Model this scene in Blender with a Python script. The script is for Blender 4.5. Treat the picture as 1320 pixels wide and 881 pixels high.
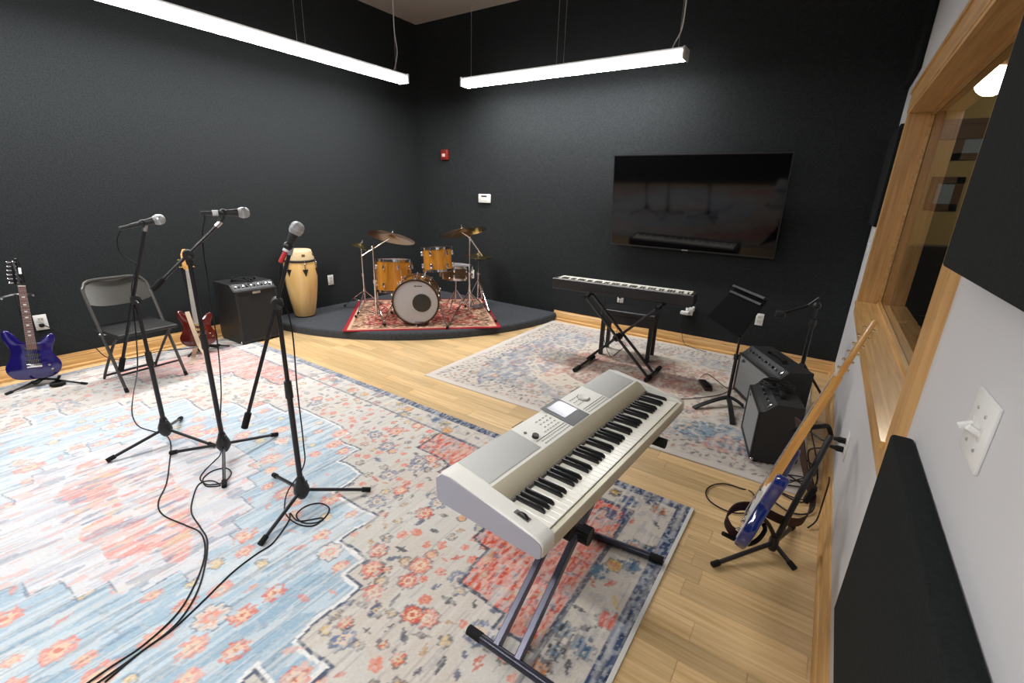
import bpy, bmesh, math, random
import numpy as np
from mathutils import Vector, Matrix
random.seed(7)
for o in list(bpy.data.objects): bpy.data.objects.remove(o)
sc = bpy.context.scene
COL = sc.collection

# ------------------------------------------------------------------ camera
CAMH = 1.48
FPX = 585.68
ROT = np.array([[.8234,-.2008,.5307],[.5665,.2376,-.789],[.0323,.9504,.3094]])
_u,_s,_v = np.linalg.svd(ROT); ROT = _u@_v
cam = bpy.data.objects.new('camera', bpy.data.cameras.new('camera'))
COL.objects.link(cam)
M = Matrix([list(ROT[i])+[0] for i in range(3)]+[[0,0,0,1]])
M.translation = (0,0,CAMH)
cam.matrix_world = M
cam.data.sensor_width = 36; cam.data.lens = FPX*36/1320
cam.data.clip_start = .02
sc.camera = cam

# ------------------------------------------------------------------ world, exposure
w = bpy.data.worlds.new('world'); sc.world = w; w.use_nodes = True
w.node_tree.nodes['Background'].inputs[0].default_value = (.8,.85,1,1)
w.node_tree.nodes['Background'].inputs[1].default_value = .05
sc.view_settings.view_transform = 'Standard'; sc.view_settings.look = 'None'
sc.view_settings.gamma = 1; sc.view_settings.use_curve_mapping = False
sc.view_settings.exposure = 0.2
LAMP_STRENGTH = 70.0     # prismatic lens underneath
LAMP_SIDE = 5.0          # its milky sides
LAMP_COLOR = (1.0, .99, .98)

# room size in metres (camera stands at x=0,y=0)
XR, XL, YB, YF, ZC = .266, -4.944, 4.883, -1.15, 3.507
ZP = .085                     # drum platform height

# ------------------------------------------------------------------ pixel -> direction helpers
def ray(px,py): return ROT@np.array([px-660,440.5-py,-FPX])
O = np.array([0,0,CAMH])
def fl(px,py,z=0):            # where the pixel's ray meets the horizontal plane at height z
    d=ray(px,py); return Vector(O+d*(z-CAMH)/d[2])
def onx(px,py,X): d=ray(px,py); return Vector(O+d*X/d[0])
def ony(px,py,Y): d=ray(px,py); return Vector(O+d*Y/d[1])
def onp(px,py,p0,n):
    d=ray(px,py); n=np.array(n,float); return Vector(O+d*((np.array(p0)-O)@n)/(d@n))
def up(px,py,gx,gy):          # on the upright plane through ground point g that faces the viewer
    return onp(px,py,(gx,gy,0),(gx,gy,0))

# ------------------------------------------------------------------ mesh builder
class MB:
    def __init__(s): s.v=[]; s.f=[]
    def add(s,v,f,M=None):
        o=len(s.v)
        s.v += [tuple(M@Vector(p)) for p in v] if M is not None else [tuple(p) for p in v]
        s.f += [tuple(i+o for i in q) for q in f]; return s
    def box(s,c,size,M=None,bev=0,seg=2):
        if bev<=0:
            x,y,z=[k/2 for k in size]; c=Vector(c)
            v=[c+Vector((i*x,j*y,k*z)) for i in(-1,1) for j in(-1,1) for k in(-1,1)]
            f=[(0,1,3,2),(4,6,7,5),(0,4,5,1),(2,3,7,6),(0,2,6,4),(1,5,7,3)]
            return s.add(v,f,M)
        bm=bmesh.new(); bmesh.ops.create_cube(bm,size=1)
        for q in bm.verts: q.co=Vector(c)+Vector((q.co.x*size[0],q.co.y*size[1],q.co.z*size[2]))
        bmesh.ops.bevel(bm,geom=bm.edges[:],offset=bev,segments=seg,affect='EDGES',profile=.5)
        bm.verts.index_update()
        s.add([q.co for q in bm.verts],[tuple(a.index for a in q.verts) for q in bm.faces],M); bm.free(); return s
    def bx(s,x0,x1,y0,y1,z0,z1,M=None,bev=0):
        return s.box(((x0+x1)/2,(y0+y1)/2,(z0+z1)/2),(abs(x1-x0),abs(y1-y0),abs(z1-z0)),M,bev)
    def tube(s,pts,r,n=8,M=None,closed=False,caps=True,flat=None):
        pts=[Vector(p) for p in pts]; m=len(pts)
        rs=r if isinstance(r,(list,tuple)) else [r]*m
        prev=None; v=[]; f=[]
        for i,p in enumerate(pts):
            a=pts[(i-1)%m] if (closed or i>0) else p
            b=pts[(i+1)%m] if (closed or i<m-1) else p
            t=(b-a); t = t.normalized() if t.length>1e-9 else Vector((0,0,1))
            if prev is None:
                h=Vector((0,0,1)) if abs(t.z)<.9 else Vector((1,0,0))
                x=t.cross(h).normalized()
            else:
                x=(prev-t*prev.dot(t)); x = x.normalized() if x.length>1e-6 else t.orthogonal().normalized()
            prev=x; y=t.cross(x)
            for k in range(n):
                an=2*math.pi*k/n
                if flat: v.append(p+x*math.cos(an)*rs[i]*flat[0]+y*math.sin(an)*rs[i]*flat[1])
                else: v.append(p+x*math.cos(an)*rs[i]+y*math.sin(an)*rs[i])
        for i in range(m if closed else m-1):
            j=(i+1)%m
            for k in range(n): f.append((i*n+k,i*n+(k+1)%n,j*n+(k+1)%n,j*n+k))
        if caps and not closed: f.append(tuple(range(n-1,-1,-1))); f.append(tuple((m-1)*n+k for k in range(n)))
        return s.add(v,f,M)
    def cyl(s,a,b,r,r2=None,n=14,M=None): return s.tube([a,b],[r,r if r2 is None else r2],n,M)
    def lathe(s,prof,n=28,M=None,c=(0,0,0)):
        v=[];f=[];m=len(prof)
        for (r,z) in prof:
            for k in range(n):
                an=2*math.pi*k/n; v.append((c[0]+r*math.cos(an),c[1]+r*math.sin(an),c[2]+z))
        for i in range(m-1):
            for k in range(n): f.append((i*n+k,i*n+(k+1)%n,(i+1)*n+(k+1)%n,(i+1)*n+k))
        if prof[0][0]>1e-5: f.append(tuple(range(n-1,-1,-1)))
        if prof[-1][0]>1e-5: f.append(tuple((m-1)*n+k for k in range(n)))
        return s.add(v,f,M)
    def ring(s,prof,n=32,M=None,c=(0,0,0)):
        v=[];f=[];m=len(prof)
        for (r,z) in prof:
            for k in range(n):
                an=2*math.pi*k/n; v.append((c[0]+r*math.cos(an),c[1]+r*math.sin(an),c[2]+z))
        for i in range(m):
            j=(i+1)%m
            for k in range(n): f.append((i*n+k,i*n+(k+1)%n,j*n+(k+1)%n,j*n+k))
        return s.add(v,f,M)
    def ball(s,c,r,n=16,M=None,sz=1):
        pr=[(max(r*math.sin(math.pi*i/10),1e-6),-r*sz*math.cos(math.pi*i/10)) for i in range(11)]
        return s.lathe(pr,n,M,c)
    def slab(s,poly,d0,d1,rim=0,M=None):
        """closed outline (x,z) extruded along y from d0 to d1, rounded rim"""
        P=[Vector(p) for p in poly]; n=len(P)
        area=sum(P[i].x*P[(i+1)%n].y-P[(i+1)%n].x*P[i].y for i in range(n))
        if area<0: P=P[::-1]
        def off(k):
            o=[]
            for i in range(n):
                t=(P[(i+1)%n]-P[i-1]).normalized(); o.append(P[i]+Vector((-t.y,t.x))*k)
            return o
        if rim: lay=[(off(rim),d0),(off(rim*.3),d0+rim*.3),(P,d0+rim),(P,d1-rim),(off(rim*.3),d1-rim*.3),(off(rim),d1)]
        else: lay=[(P,d0),(P,d1)]
        v=[(q.x,d,q.y) for L,d in lay for q in L]; f=[]
        for i in range(len(lay)-1):
            for k in range(n): f.append((i*n+k,i*n+(k+1)%n,(i+1)*n+(k+1)%n,(i+1)*n+k))
        f.append(tuple(range(n-1,-1,-1))); f.append(tuple((len(lay)-1)*n+k for k in range(n)))
        return s.add(v,f,M)
    def ribbon(s,pts,width,th,side,M=None):
        """flat strip along pts; width along vectors side[i] (or one vector)"""
        pts=[Vector(p) for p in pts]; v=[];f=[];m=len(pts)
        for i,p in enumerate(pts):
            sd=Vector(side[i] if isinstance(side,list) else side).normalized()
            t=(pts[min(i+1,m-1)]-pts[max(i-1,0)]).normalized(); nn=t.cross(sd).normalized()
            wd=width[i] if isinstance(width,list) else width
            for a,b in((-1,-1),(1,-1),(1,1),(-1,1)): v.append(p+sd*a*wd/2+nn*b*th/2)
        for i in range(m-1):
            for k in range(4): f.append((i*4+k,i*4+(k+1)%4,i*4+4+(k+1)%4,i*4+4+k))
        f.append((3,2,1,0)); f.append(tuple((m-1)*4+k for k in range(4)))
        return s.add(v,f,M)
    def mesh(s,name,mat,ang=35):
        me=bpy.data.meshes.new(name); me.from_pydata(s.v,[],s.f)
        bm=bmesh.new(); bm.from_mesh(me); bmesh.ops.recalc_face_normals(bm,faces=bm.faces); bm.to_mesh(me); bm.free()
        me.polygons.foreach_set('use_smooth',[True]*len(me.polygons))
        me.set_sharp_from_angle(angle=math.radians(ang))
        me.materials.append(mat); me.update(); return me
    def build(s,name,mat,parent=None,ang=35,kind=None):
        o=bpy.data.objects.new(name,s.mesh(name,mat,ang)); COL.objects.link(o)
        if parent: o.parent=parent
        if kind: o['kind']=kind
        return o
def put(me,name,parent=None,loc=(0,0,0),rot=None):
    o=bpy.data.objects.new(name,me); COL.objects.link(o); o.location=loc
    if rot is not None: o.rotation_euler=rot
    if parent: o.parent=parent
    return o
def tag(o,label,cat,group=None):
    o['label']=label; o['category']=cat
    if group: o['group']=group
    return o
def thing(name,label,cat,loc=(0,0,0),rz=0,group=None):
    o=bpy.data.objects.new(name,None); COL.objects.link(o); o.location=loc; o.rotation_euler=(0,0,rz)
    o.empty_display_size=.05
    return tag(o,label,cat,group)
def struct(o): o['kind']='structure'; return o
def cr(pts,n=8,closed=False):
    """Catmull-Rom through pts"""
    P=[Vector(p) for p in pts]; out=[]; m=len(P)
    for i in range(m if closed else m-1):
        if closed: a,b,c,d=P[i-1],P[i],P[(i+1)%m],P[(i+2)%m]
        else: a,b,c,d=P[max(i-1,0)],P[i],P[i+1],P[min(i+2,m-1)]
        for k in range(n):
            t=k/n; out.append(.5*((2*b)+(c-a)*t+(2*a-5*b+4*c-d)*t*t+(3*b-a-3*c+d)*t**3))
    if not closed: out.append(P[-1].copy())
    return out
def text(name,body,size,mat,parent,M,ext=.0004,shear=0):
    cu=bpy.data.curves.new(name,'FONT'); cu.body=body; cu.size=size; cu.extrude=ext; cu.align_x='CENTER'; cu.align_y='CENTER'; cu.shear=shear
    t=bpy.data.objects.new(name,cu); COL.objects.link(t)
    dg=bpy.context.evaluated_depsgraph_get(); me=bpy.data.meshes.new_from_object(t.evaluated_get(dg)); bpy.data.objects.remove(t)
    me.transform(M); me.materials.clear(); me.materials.append(mat)
    o=bpy.data.objects.new(name,me); COL.objects.link(o)
    if parent: o.parent=parent
    return o

# ------------------------------------------------------------------ materials
def srgb(*c): return tuple((x/255/12.92 if x/255<=.04045 else ((x/255+.055)/1.055)**2.4) for x in c)
def nm(name):
    m=bpy.data.materials.new(name); m.use_nodes=True
    return m,m.node_tree,m.node_tree.nodes['Principled BSDF']
def simple(name,col,rough=.5,metal=0,spec=.5,var=.08,scale=40,bump=0,coat=0,emit=0):
    """plain material with a little procedural mottling"""
    m,t,b=nm(name)
    no=t.nodes.new('ShaderNodeTexNoise'); no.inputs['Scale'].default_value=scale; no.inputs['Detail'].default_value=3
    tc=t.nodes.new('ShaderNodeTexCoord'); t.links.new(tc.outputs['Object'],no.inputs['Vector'])
    mx=t.nodes.new('ShaderNodeMix'); mx.data_type='RGBA'
    mx.inputs[6].default_value=(*[c*(1-var) for c in col],1); mx.inputs[7].default_value=(*[min(c*(1+var),1) for c in col],1)
    t.links.new(no.outputs['Fac'],mx.inputs[0]); t.links.new(mx.outputs[2],b.inputs['Base Color'])
    b.inputs['Roughness'].default_value=rough; b.inputs['Metallic'].default_value=metal
    b.inputs['Specular IOR Level'].default_value=spec
    if coat: b.inputs['Coat Weight'].default_value=coat; b.inputs['Coat Roughness'].default_value=.05
    if bump:
        bp=t.nodes.new('ShaderNodeBump'); bp.inputs['Strength'].default_value=bump; bp.inputs['Distance'].default_value=.004
        t.links.new(no.outputs['Fac'],bp.inputs['Height']); t.links.new(bp.outputs[0],b.inputs['Normal'])
    if emit: b.inputs['Emission Color'].default_value=(*col,1); b.inputs['Emission Strength'].default_value=emit
    return m
def wood(name,c1,c2,scale,rough=.4,coat=.0,rand=True,bump=.05):
    """stretched-noise grain; scale is per axis (small = along the grain)"""
    m,t,b=nm(name); N=t.nodes.new; L=t.links.new
    tc=N('ShaderNodeTexCoord'); mp=N('ShaderNodeMapping'); mp.inputs['Scale'].default_value=scale
    oi=N('ShaderNodeObjectInfo')
    if rand:
        ad=N('ShaderNodeVectorMath'); ad.operation='ADD'; ml=N('ShaderNodeMath'); ml.operation='MULTIPLY'; ml.inputs[1].default_value=37
        L(oi.outputs['Random'],ml.inputs[0]); L(tc.outputs['Object'],ad.inputs[0]); L(ml.outputs[0],ad.inputs[1]); L(ad.outputs[0],mp.inputs[0])
    else: L(tc.outputs['Object'],mp.inputs[0])
    no=N('ShaderNodeTexNoise'); no.inputs['Scale'].default_value=1; no.inputs['Detail'].default_value=6; no.inputs['Distortion'].default_value=.6
    L(mp.outputs[0],no.inputs['Vector'])
    rp=N('ShaderNodeValToRGB'); rp.color_ramp.elements[0].position=.3; rp.color_ramp.elements[1].position=.7
    rp.color_ramp.elements[0].color=(*c1,1); rp.color_ramp.elements[1].color=(*c2,1)
    L(no.outputs['Fac'],rp.inputs[0])
    if rand:
        hs=N('ShaderNodeHueSaturation'); mr=N('ShaderNodeMapRange'); mr.inputs[3].default_value=.80; mr.inputs[4].default_value=1.12
        L(oi.outputs['Random'],mr.inputs[0]); L(mr.outputs[0],hs.inputs['Value']); L(rp.outputs[0],hs.inputs['Color']); L(hs.outputs[0],b.inputs['Base Color'])
    else: L(rp.outputs[0],b.inputs['Base Color'])
    b.inputs['Roughness'].default_value=rough; b.inputs['Coat Weight'].default_value=coat; b.inputs['Coat Roughness'].default_value=.15
    bp=N('ShaderNodeBump'); bp.inputs['Strength'].default_value=bump; bp.inputs['Distance'].default_value=.002
    L(no.outputs['Fac'],bp.inputs['Height']); L(bp.outputs[0],b.inputs['Normal'])
    return m
def carpet(name,c1,c2,scale=260,bump=.6):
    m,t,b=nm(name); N=t.nodes.new; L=t.links.new
    tc=N('ShaderNodeTexCoord')
    n1=N('ShaderNodeTexNoise'); n1.inputs['Scale'].default_value=scale; n1.inputs['Detail'].default_value=2
    n2=N('ShaderNodeTexNoise'); n2.inputs['Scale'].default_value=scale*.3; n2.inputs['Detail'].default_value=4
    L(tc.outputs['Object'],n1.inputs['Vector']); L(tc.outputs['Object'],n2.inputs['Vector'])
    a=N('ShaderNodeMath'); a.operation='ADD'; h=N('ShaderNodeMath'); h.operation='MULTIPLY'; h.inputs[1].default_value=.5
    L(n1.outputs['Fac'],a.inputs[0]); L(n2.outputs['Fac'],a.inputs[1]); L(a.outputs[0],h.inputs[0])
    rp=N('ShaderNodeValToRGB'); rp.color_ramp.elements[0].position=.35; rp.color_ramp.elements[1].position=.65
    rp.color_ramp.elements[0].color=(*c1,1); rp.color_ramp.elements[1].color=(*c2,1)
    L(h.outputs[0],rp.inputs[0]); L(rp.outputs[0],b.inputs['Base Color'])
    b.inputs['Roughness'].default_value=.95; b.inputs['Specular IOR Level'].default_value=.15
    bp=N('ShaderNodeBump'); bp.inputs['Strength'].default_value=bump; bp.inputs['Distance'].default_value=.004
    L(n1.outputs['Fac'],bp.inputs['Height']); L(bp.outputs[0],b.inputs['Normal'])
    return m
def rugmat(name):
    m,t,b=nm(name); N=t.nodes.new; L=t.links.new
    at=N('ShaderNodeAttribute'); at.attribute_name='pattern'
    tc=N('ShaderNodeTexCoord'); mp=N('ShaderNodeMapping'); mp.inputs['Scale'].default_value=(420,90,1)
    no=N('ShaderNodeTexNoise'); no.inputs['Scale'].default_value=1; no.inputs['Detail'].default_value=3
    L(tc.outputs['Object'],mp.inputs[0]); L(mp.outputs[0],no.inputs['Vector'])
    mr=N('ShaderNodeMapRange'); mr.inputs[3].default_value=.72; mr.inputs[4].default_value=1.25
    L(no.outputs['Fac'],mr.inputs[0])
    mx=N('ShaderNodeVectorMath'); mx.operation='SCALE'; L(at.outputs['Color'],mx.inputs[0]); L(mr.outputs[0],mx.inputs['Scale'])
    L(mx.outputs[0],b.inputs['Base Color']); b.inputs['Roughness'].default_value=.95; b.inputs['Specular IOR Level'].default_value=.1
    bp=N('ShaderNodeBump'); bp.inputs['Strength'].default_value=.35; bp.inputs['Distance'].default_value=.003
    L(no.outputs['Fac'],bp.inputs['Height']); L(bp.outputs[0],b.inputs['Normal'])
    return m
def glassmat(name,tint=(.75,.75,.72)):
    m=bpy.data.materials.new(name); m.use_nodes=True; t=m.node_tree; t.nodes.clear(); N=t.nodes.new; L=t.links.new
    out=N('ShaderNodeOutputMaterial'); mx=N('ShaderNodeMixShader'); tr=N('ShaderNodeBsdfTransparent'); gl=N('ShaderNodeBsdfGlossy')
    tr.inputs[0].default_value=(*tint,1); gl.inputs['Roughness'].default_value=.01
    fr=N('ShaderNodeFresnel'); fr.inputs[0].default_value=1.45
    ge=N('ShaderNodeNewGeometry'); iv=N('ShaderNodeMath'); iv.operation='SUBTRACT'; iv.inputs[0].default_value=1; L(ge.outputs['Backfacing'],iv.inputs[1])
    ml=N('ShaderNodeMath'); ml.operation='MULTIPLY'; L(fr.outputs[0],ml.inputs[0]); L(iv.outputs[0],ml.inputs[1]); L(ml.outputs[0],mx.inputs[0]); L(tr.outputs[0],mx.inputs[1]); L(gl.outputs[0],mx.inputs[2]); L(mx.outputs[0],out.inputs[0])
    return m
def lampmat(name,col,strength):
    m=bpy.data.materials.new(name); m.use_nodes=True; t=m.node_tree; t.nodes.clear()
    out=t.nodes.new('ShaderNodeOutputMaterial'); e=t.nodes.new('ShaderNodeEmission')
    e.inputs[0].default_value=(*col,1); e.inputs[1].default_value=strength; t.links.new(e.outputs[0],out.inputs[0]); return m

m_wall=carpet('wall_carpet',(.0125,.0143,.0152),(.0290,.0322,.0338),300)
m_plat=carpet('platform_carpet',(.035,.038,.043),(.075,.08,.088),220)
m_panel=carpet('panel_fabric',(.007,.0085,.0085),(.014,.0165,.0165),300,.4)
m_grey=simple('grey_paint',(.56,.56,.57),.6,var=.02,scale=6)
m_ceil=simple('ceiling_paint',(.42,.37,.33),.9,var=.03,scale=5)
m_sub=simple('subfloor',(.16,.10,.045),.8)
m_plank=wood('oak_plank',srgb(198,164,112),srgb(226,194,146),(3.2,60,8),.32,.25)
m_trimx=wood('oak_trim_x',srgb(186,138,80),srgb(222,180,118),(2.5,70,45),.35,.3,False)
m_trimy=wood('oak_trim_y',srgb(186,138,80),srgb(222,180,118),(70,2.5,45),.35,.3,False)
m_trimz=wood('oak_trim_z',srgb(190,142,86),srgb(220,176,116),(60,60,2.5),.35,.3,False)
m_black=simple('black_metal',(.012,.012,.013),.38,.0,.5)
m_blackp=simple('black_plastic',(.014,.014,.015),.45)
m_rubber=simple('black_rubber',(.012,.012,.012),.8,spec=.2)
m_cable=simple('cable_rubber',(.010,.010,.011),.55,spec=.3)
m_chrome=simple('chrome',(.80,.80,.82),.14,1.0,var=.03)
m_steel=simple('brushed_steel',(.55,.55,.57),.32,1.0,var=.05)
m_gold=simple('gold_plate',(.85,.58,.20),.25,1.0,var=.05)
m_white=simple('white_plastic',(.72,.72,.70),.4,var=.02)
m_offw=simple('offwhite_plastic',(.62,.61,.57),.5,var=.02)
m_diff=lampmat('lamp_diffuser',LAMP_COLOR,LAMP_STRENGTH)
m_side=lampmat('lamp_lens_side',LAMP_COLOR,LAMP_SIDE)
m_lampbody=simple('lamp_housing',(.75,.75,.75),.5)

# ================================================================== SETTING
# --- floor: slab with separate oak planks laid where the boards show
fo=struct(MB().bx(XL-.1,XR+.1,YF-.1,YB+.1,-.06,-.003).build('floor',m_plank))
PW=.0925; lens=[.45,.6,.75,.9,1.1]
plank_me=[MB().box((0,0,-.0015),(l-.0016,PW-.0012,.003)).mesh('plank',m_plank) for l in lens]
def shown(x0,x1,y):
    if y>YB or y<-.3: return False
    if y<2.02 and x1<-.36: return False
    if y>2.68 and x0>-2.55 and x1<.0: return False
    if all(math.hypot(x-XL,y-YB)<2.28 for x in (x0,x1)): return False
    return True
rr=random.Random(3)
for r in range(int((YB+.3)/PW)+1):
    y=-.3+r*PW+PW/2; x=XL-rr.random()*.8
    while x<XR-.02:
        k=rr.randrange(5); l=lens[k]
        if x+l>XR+.08: k=min(range(5),key=lambda i:abs(lens[i]-(XR+.05-x))); l=lens[k]
        if x>XL-.9 and shown(x,x+l,y) and x+l<XR+.45: put(plank_me[k],'plank',fo,(x+l/2,y,0))
        x+=l
# --- walls and ceiling
struct(MB().bx(XL-.1,XR,YB,YB+.1,-.06,ZC).build('wall_back',m_wall))
struct(MB().bx(XL-.1,XL,YF,YB,-.06,ZC).build('wall_left',m_wall))
struct(MB().bx(XL-.1,XR+.16,YF-.1,YF,-.06,ZC).build('wall_front',m_wall))
struct(MB().bx(XL-.1,XR+.16,YF-.1,YB+.1,ZC,ZC+.1).build('ceiling',m_ceil))
WY0,WY1,WZ0,WZ1=1.545,3.95,.845,2.05
wr=MB(); X2=XR+.16
wr.bx(XR,X2,YF,WY0,-.06,ZC); wr.bx(XR,X2,WY1,YB+.1,-.06,ZC); wr.bx(XR,X2,WY0,WY1,-.06,WZ0-.023); wr.bx(XR,X2,WY0,WY1,WZ1+.001,ZC)
struct(wr.build('wall_right',m_grey))
# --- baseboards (moulded profile: depth, height)
BP=[(0,0),(.030,0),(.030,.016),(.024,.024),(.017,.026),(.017,.080),(.013,.086),(.015,.094),(.008,.104),(.006,.117),(0,.117)]
def extrude(prof,a,b,dirn):
    a=Vector(a);b=Vector(b);d=Vector(dirn);n=len(prof)
    v=[p+d*q[0]+Vector((0,0,q[1])) for p in(a,b) for q in prof]
    f=[(i,(i+1)%n,n+(i+1)%n,n+i) for i in range(n)]+[tuple(range(n-1,-1,-1)),tuple(range(n,2*n))]
    return MB().add(v,f)
struct(extrude(BP,(-2.66,YB,0),(XR,YB,0),(0,-1,0)).build('baseboard_back',m_trimx))
struct(extrude(BP,(XL,YF,0),(XL,2.50,0),(1,0,0)).build('baseboard_left',m_trimy))
struct(extrude(BP,(XR,YF,0),(XR,YB-.017,0),(-1,0,0)).build('baseboard_right',m_trimy))
# --- window in the right wall
cs=.10; CX0=XR-.02
win=struct(MB().bx(CX0,XR+.002,WY1,WY1+cs,WZ0-.1,WZ1+.0).build('window_1',m_trimz))
MB().bx(CX0,XR+.002,WY0-cs,WY0,WZ0-.1,WZ1).build('casing',m_trimz,win)
MB().bx(CX0-.004,XR+.002,WY0-cs-.006,WY1+cs+.006,WZ1,WZ1+.105).bx(CX0-.012,XR,WY0-cs-.015,WY1+cs+.015,WZ1+.105,WZ1+.125).build('head_casing',m_trimy,win)
MB().bx(CX0,XR+.002,WY0,WY1,WZ0-.10,WZ0-.022).build('apron',m_trimy,win)
MB().bx(CX0-.012,.42,WY0+.001,WY1-.001,WZ0-.022,WZ0).build('window_sill',m_trimy,win)
MB().bx(CX0,.42,WY1-.018,WY1,WZ0,WZ1).bx(CX0,.42,WY0,WY0+.018,WZ0,WZ1).build('jamb',m_trimz,win)
MB().bx(CX0,.42,WY0+.018,WY1-.018,WZ1-.018,WZ1).build('head_jamb',m_trimy,win)
MB().bx(.352,.372,WY0+.018,WY1-.018,WZ0,WZ0+.016).bx(.352,.372,WY0+.018,WY1-.018,WZ1-.034,WZ1-.018).bx(.352,.372,WY1-.034,WY1-.018,WZ0,WZ1-.02).build('glass_stop',m_trimy,win)
MB().bx(.374,.381,WY0+.018,WY1-.018,WZ0,WZ1-.018).build('pane',glassmat('window_glass',(.95,.94,.92)),win)

# --- control room seen through the glass
m_tan=simple('tan_paint',(.50,.40,.19),.8,var=.03,scale=5)
m_brown=simple('brown_wood',(.12,.06,.025),.5,var=.2,scale=20)
YC=7.2
struct(MB().bx(X2,3.6,YC,YC+.1,-.06,3.2).build('wall_control_back',m_tan))
struct(MB().bx(3.5,3.6,-1,YC,-.06,3.2).build('wall_control_side',m_tan))
struct(MB().bx(X2,3.6,-1.1,-1,-.06,3.2).build('wall_control_front',m_tan))
struct(MB().bx(X2-.06,X2,YB+.1,YC,-.06,3.2).build('wall_control_left',m_tan))
struct(MB().bx(X2,3.6,-1,YC,3.1,3.2).build('ceiling_control',m_tan))
struct(MB().bx(X2,3.6,-1,YC,-.06,-.003).build('floor_control',m_brown))
struct(MB().bx(X2,3.5,YC-.04,YC,2.20,2.38).bx(X2,3.5,YC-.055,YC,2.35,2.40).build('trim_1',m_brown))
m_sky=simple('pale_blue_pane',(.35,.45,.60),.2)
def framed(px0,py0,px1,py1,label):
    a=ony(px0,py0,YC-.03); b=ony(px1,py1,YC-.03); cx,cz=(a.x+b.x)/2,(a.z+b.z)/2; wd,h=abs(b.x-a.x),abs(a.z-b.z)
    t=thing('picture_frame',label,'picture frame',(cx,YC,cz))
    k=.07
    MB().bx(-wd/2,wd/2,-.03,0,h/2-k,h/2).bx(-wd/2,wd/2,-.03,0,-h/2,-h/2+k).bx(-wd/2,-wd/2+k,-.03,0,-h/2,h/2).bx(wd/2-k,wd/2,-.03,0,-h/2,h/2).build('frame',m_brown,t)
    MB().bx(-wd/2+k,wd/2-k,-.012,-.002,-h/2+k,h/2-k).build('picture',m_sky,t)
framed(1238,166,1276,206,'wooden frame with pale blue picture hung under the brown trim beyond the window')
framed(1202,228,1232,272,'lower wooden frame with narrow pale blue picture on tan wall beyond the window')
gp=ony(1281,104,5.2)
t=thing('globe_lamp','white glowing globe lamp hanging from control room ceiling beyond the window','lamp',(gp.x,gp.y,gp.z-.11))
MB().ball((0,0,.11),.105,24).build('globe',lampmat('globe_glow',(1,.93,.78),55),t)
MB().cyl((0,0,.21),(0,0,3.1-gp.z+.11),.01).lathe([(.05,.20),(.05,.225),(.02,.24)],16).build('stem',m_brown,t)
q=ony(1219,318,5.0)
t=thing('office_chair','dark high-backed swivel chair in the control room beyond the window','chair',(q.x+.1,5.0,0),.5)
MB().box((0,.20,.86),(.50,.09,.66),None,.04).build('backrest',m_blackp,t)
MB().box((0,-.02,.47),(.50,.48,.09),None,.035).build('seat',m_blackp,t)
MB().cyl((0,0,.08),(0,0,.43),.03).build('column',m_black,t)
for k in range(5):
    a=k*2*math.pi/5; MB().tube([(0,0,.10),(.28*math.cos(a),.28*math.sin(a),.06)],[.025,.015],8).ball((.28*math.cos(a),.28*math.sin(a),.03),.03,10).build('leg',m_black,t)
MB().bx(-.06,.06,.12,.24,.40,.60).build('back_bracket',m_black,t)

# --- acoustic panels on the right wall
def apanel(y0,y1,z0,z1,th,label,x1=XR):
    t=MB().box((x1-th/2,(y0+y1)/2,(z0+z1)/2),(th,y1-y0,z1-z0),None,.008).build('acoustic_panel',m_panel)
    return tag(t,label,'acoustic panel')
apanel(.04,1.280,1.366,2.58,.045,'black fabric acoustic panel mounted above the light switch',x1=.2455)
apanel(.14,1.36,.385,.950,.045,'black fabric acoustic panel mounted low below the light switch',x1=XR-.001)
apanel(4.22,4.872,2.33,3.3,.035,'black acoustic panel high on grey wall above the window corner',x1=XR-.001)
apanel(4.13,4.872,1.34,2.0,.035,'narrow black acoustic panel between window casing and back corner',x1=XR-.001)

# --- drum platform: carpeted quarter disc in the corner
pr=MB(); prof=[]
RP=2.385; n=48
ring=[]
for (r,z) in [(RP,0),(RP,ZP-.03),(RP-.004,ZP-.014),(RP-.013,ZP-.004),(RP-.028,ZP)]:
    ring.append([(XL+.003+r*.973*math.cos(-a),YB-.003+r*1.006*math.sin(-a),z) for a in [math.pi/2*i/n for i in range(n+1)]])
v=[p for R_ in ring for p in R_]; f=[]
for i in range(len(ring)-1):
    for k in range(n): f.append((i*(n+1)+k,i*(n+1)+k+1,(i+1)*(n+1)+k+1,(i+1)*(n+1)+k))
v+=[(XL+.003,YB-.003,ZP),(XL+.003,YB-.003,0)]; ct=len(v)-2
for k in range(n): f.append((4*(n+1)+k,4*(n+1)+k+1,ct)); f.append((k+1,k,ct+1))
for s_ in (0,n): f.append(tuple([i*(n+1)+s_ for i in range(5)]+[ct,ct+1]))
tag(pr.add(v,f).build('drum_platform',m_plat),'low grey carpeted quarter-round drum platform filling the corner','platform')

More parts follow.
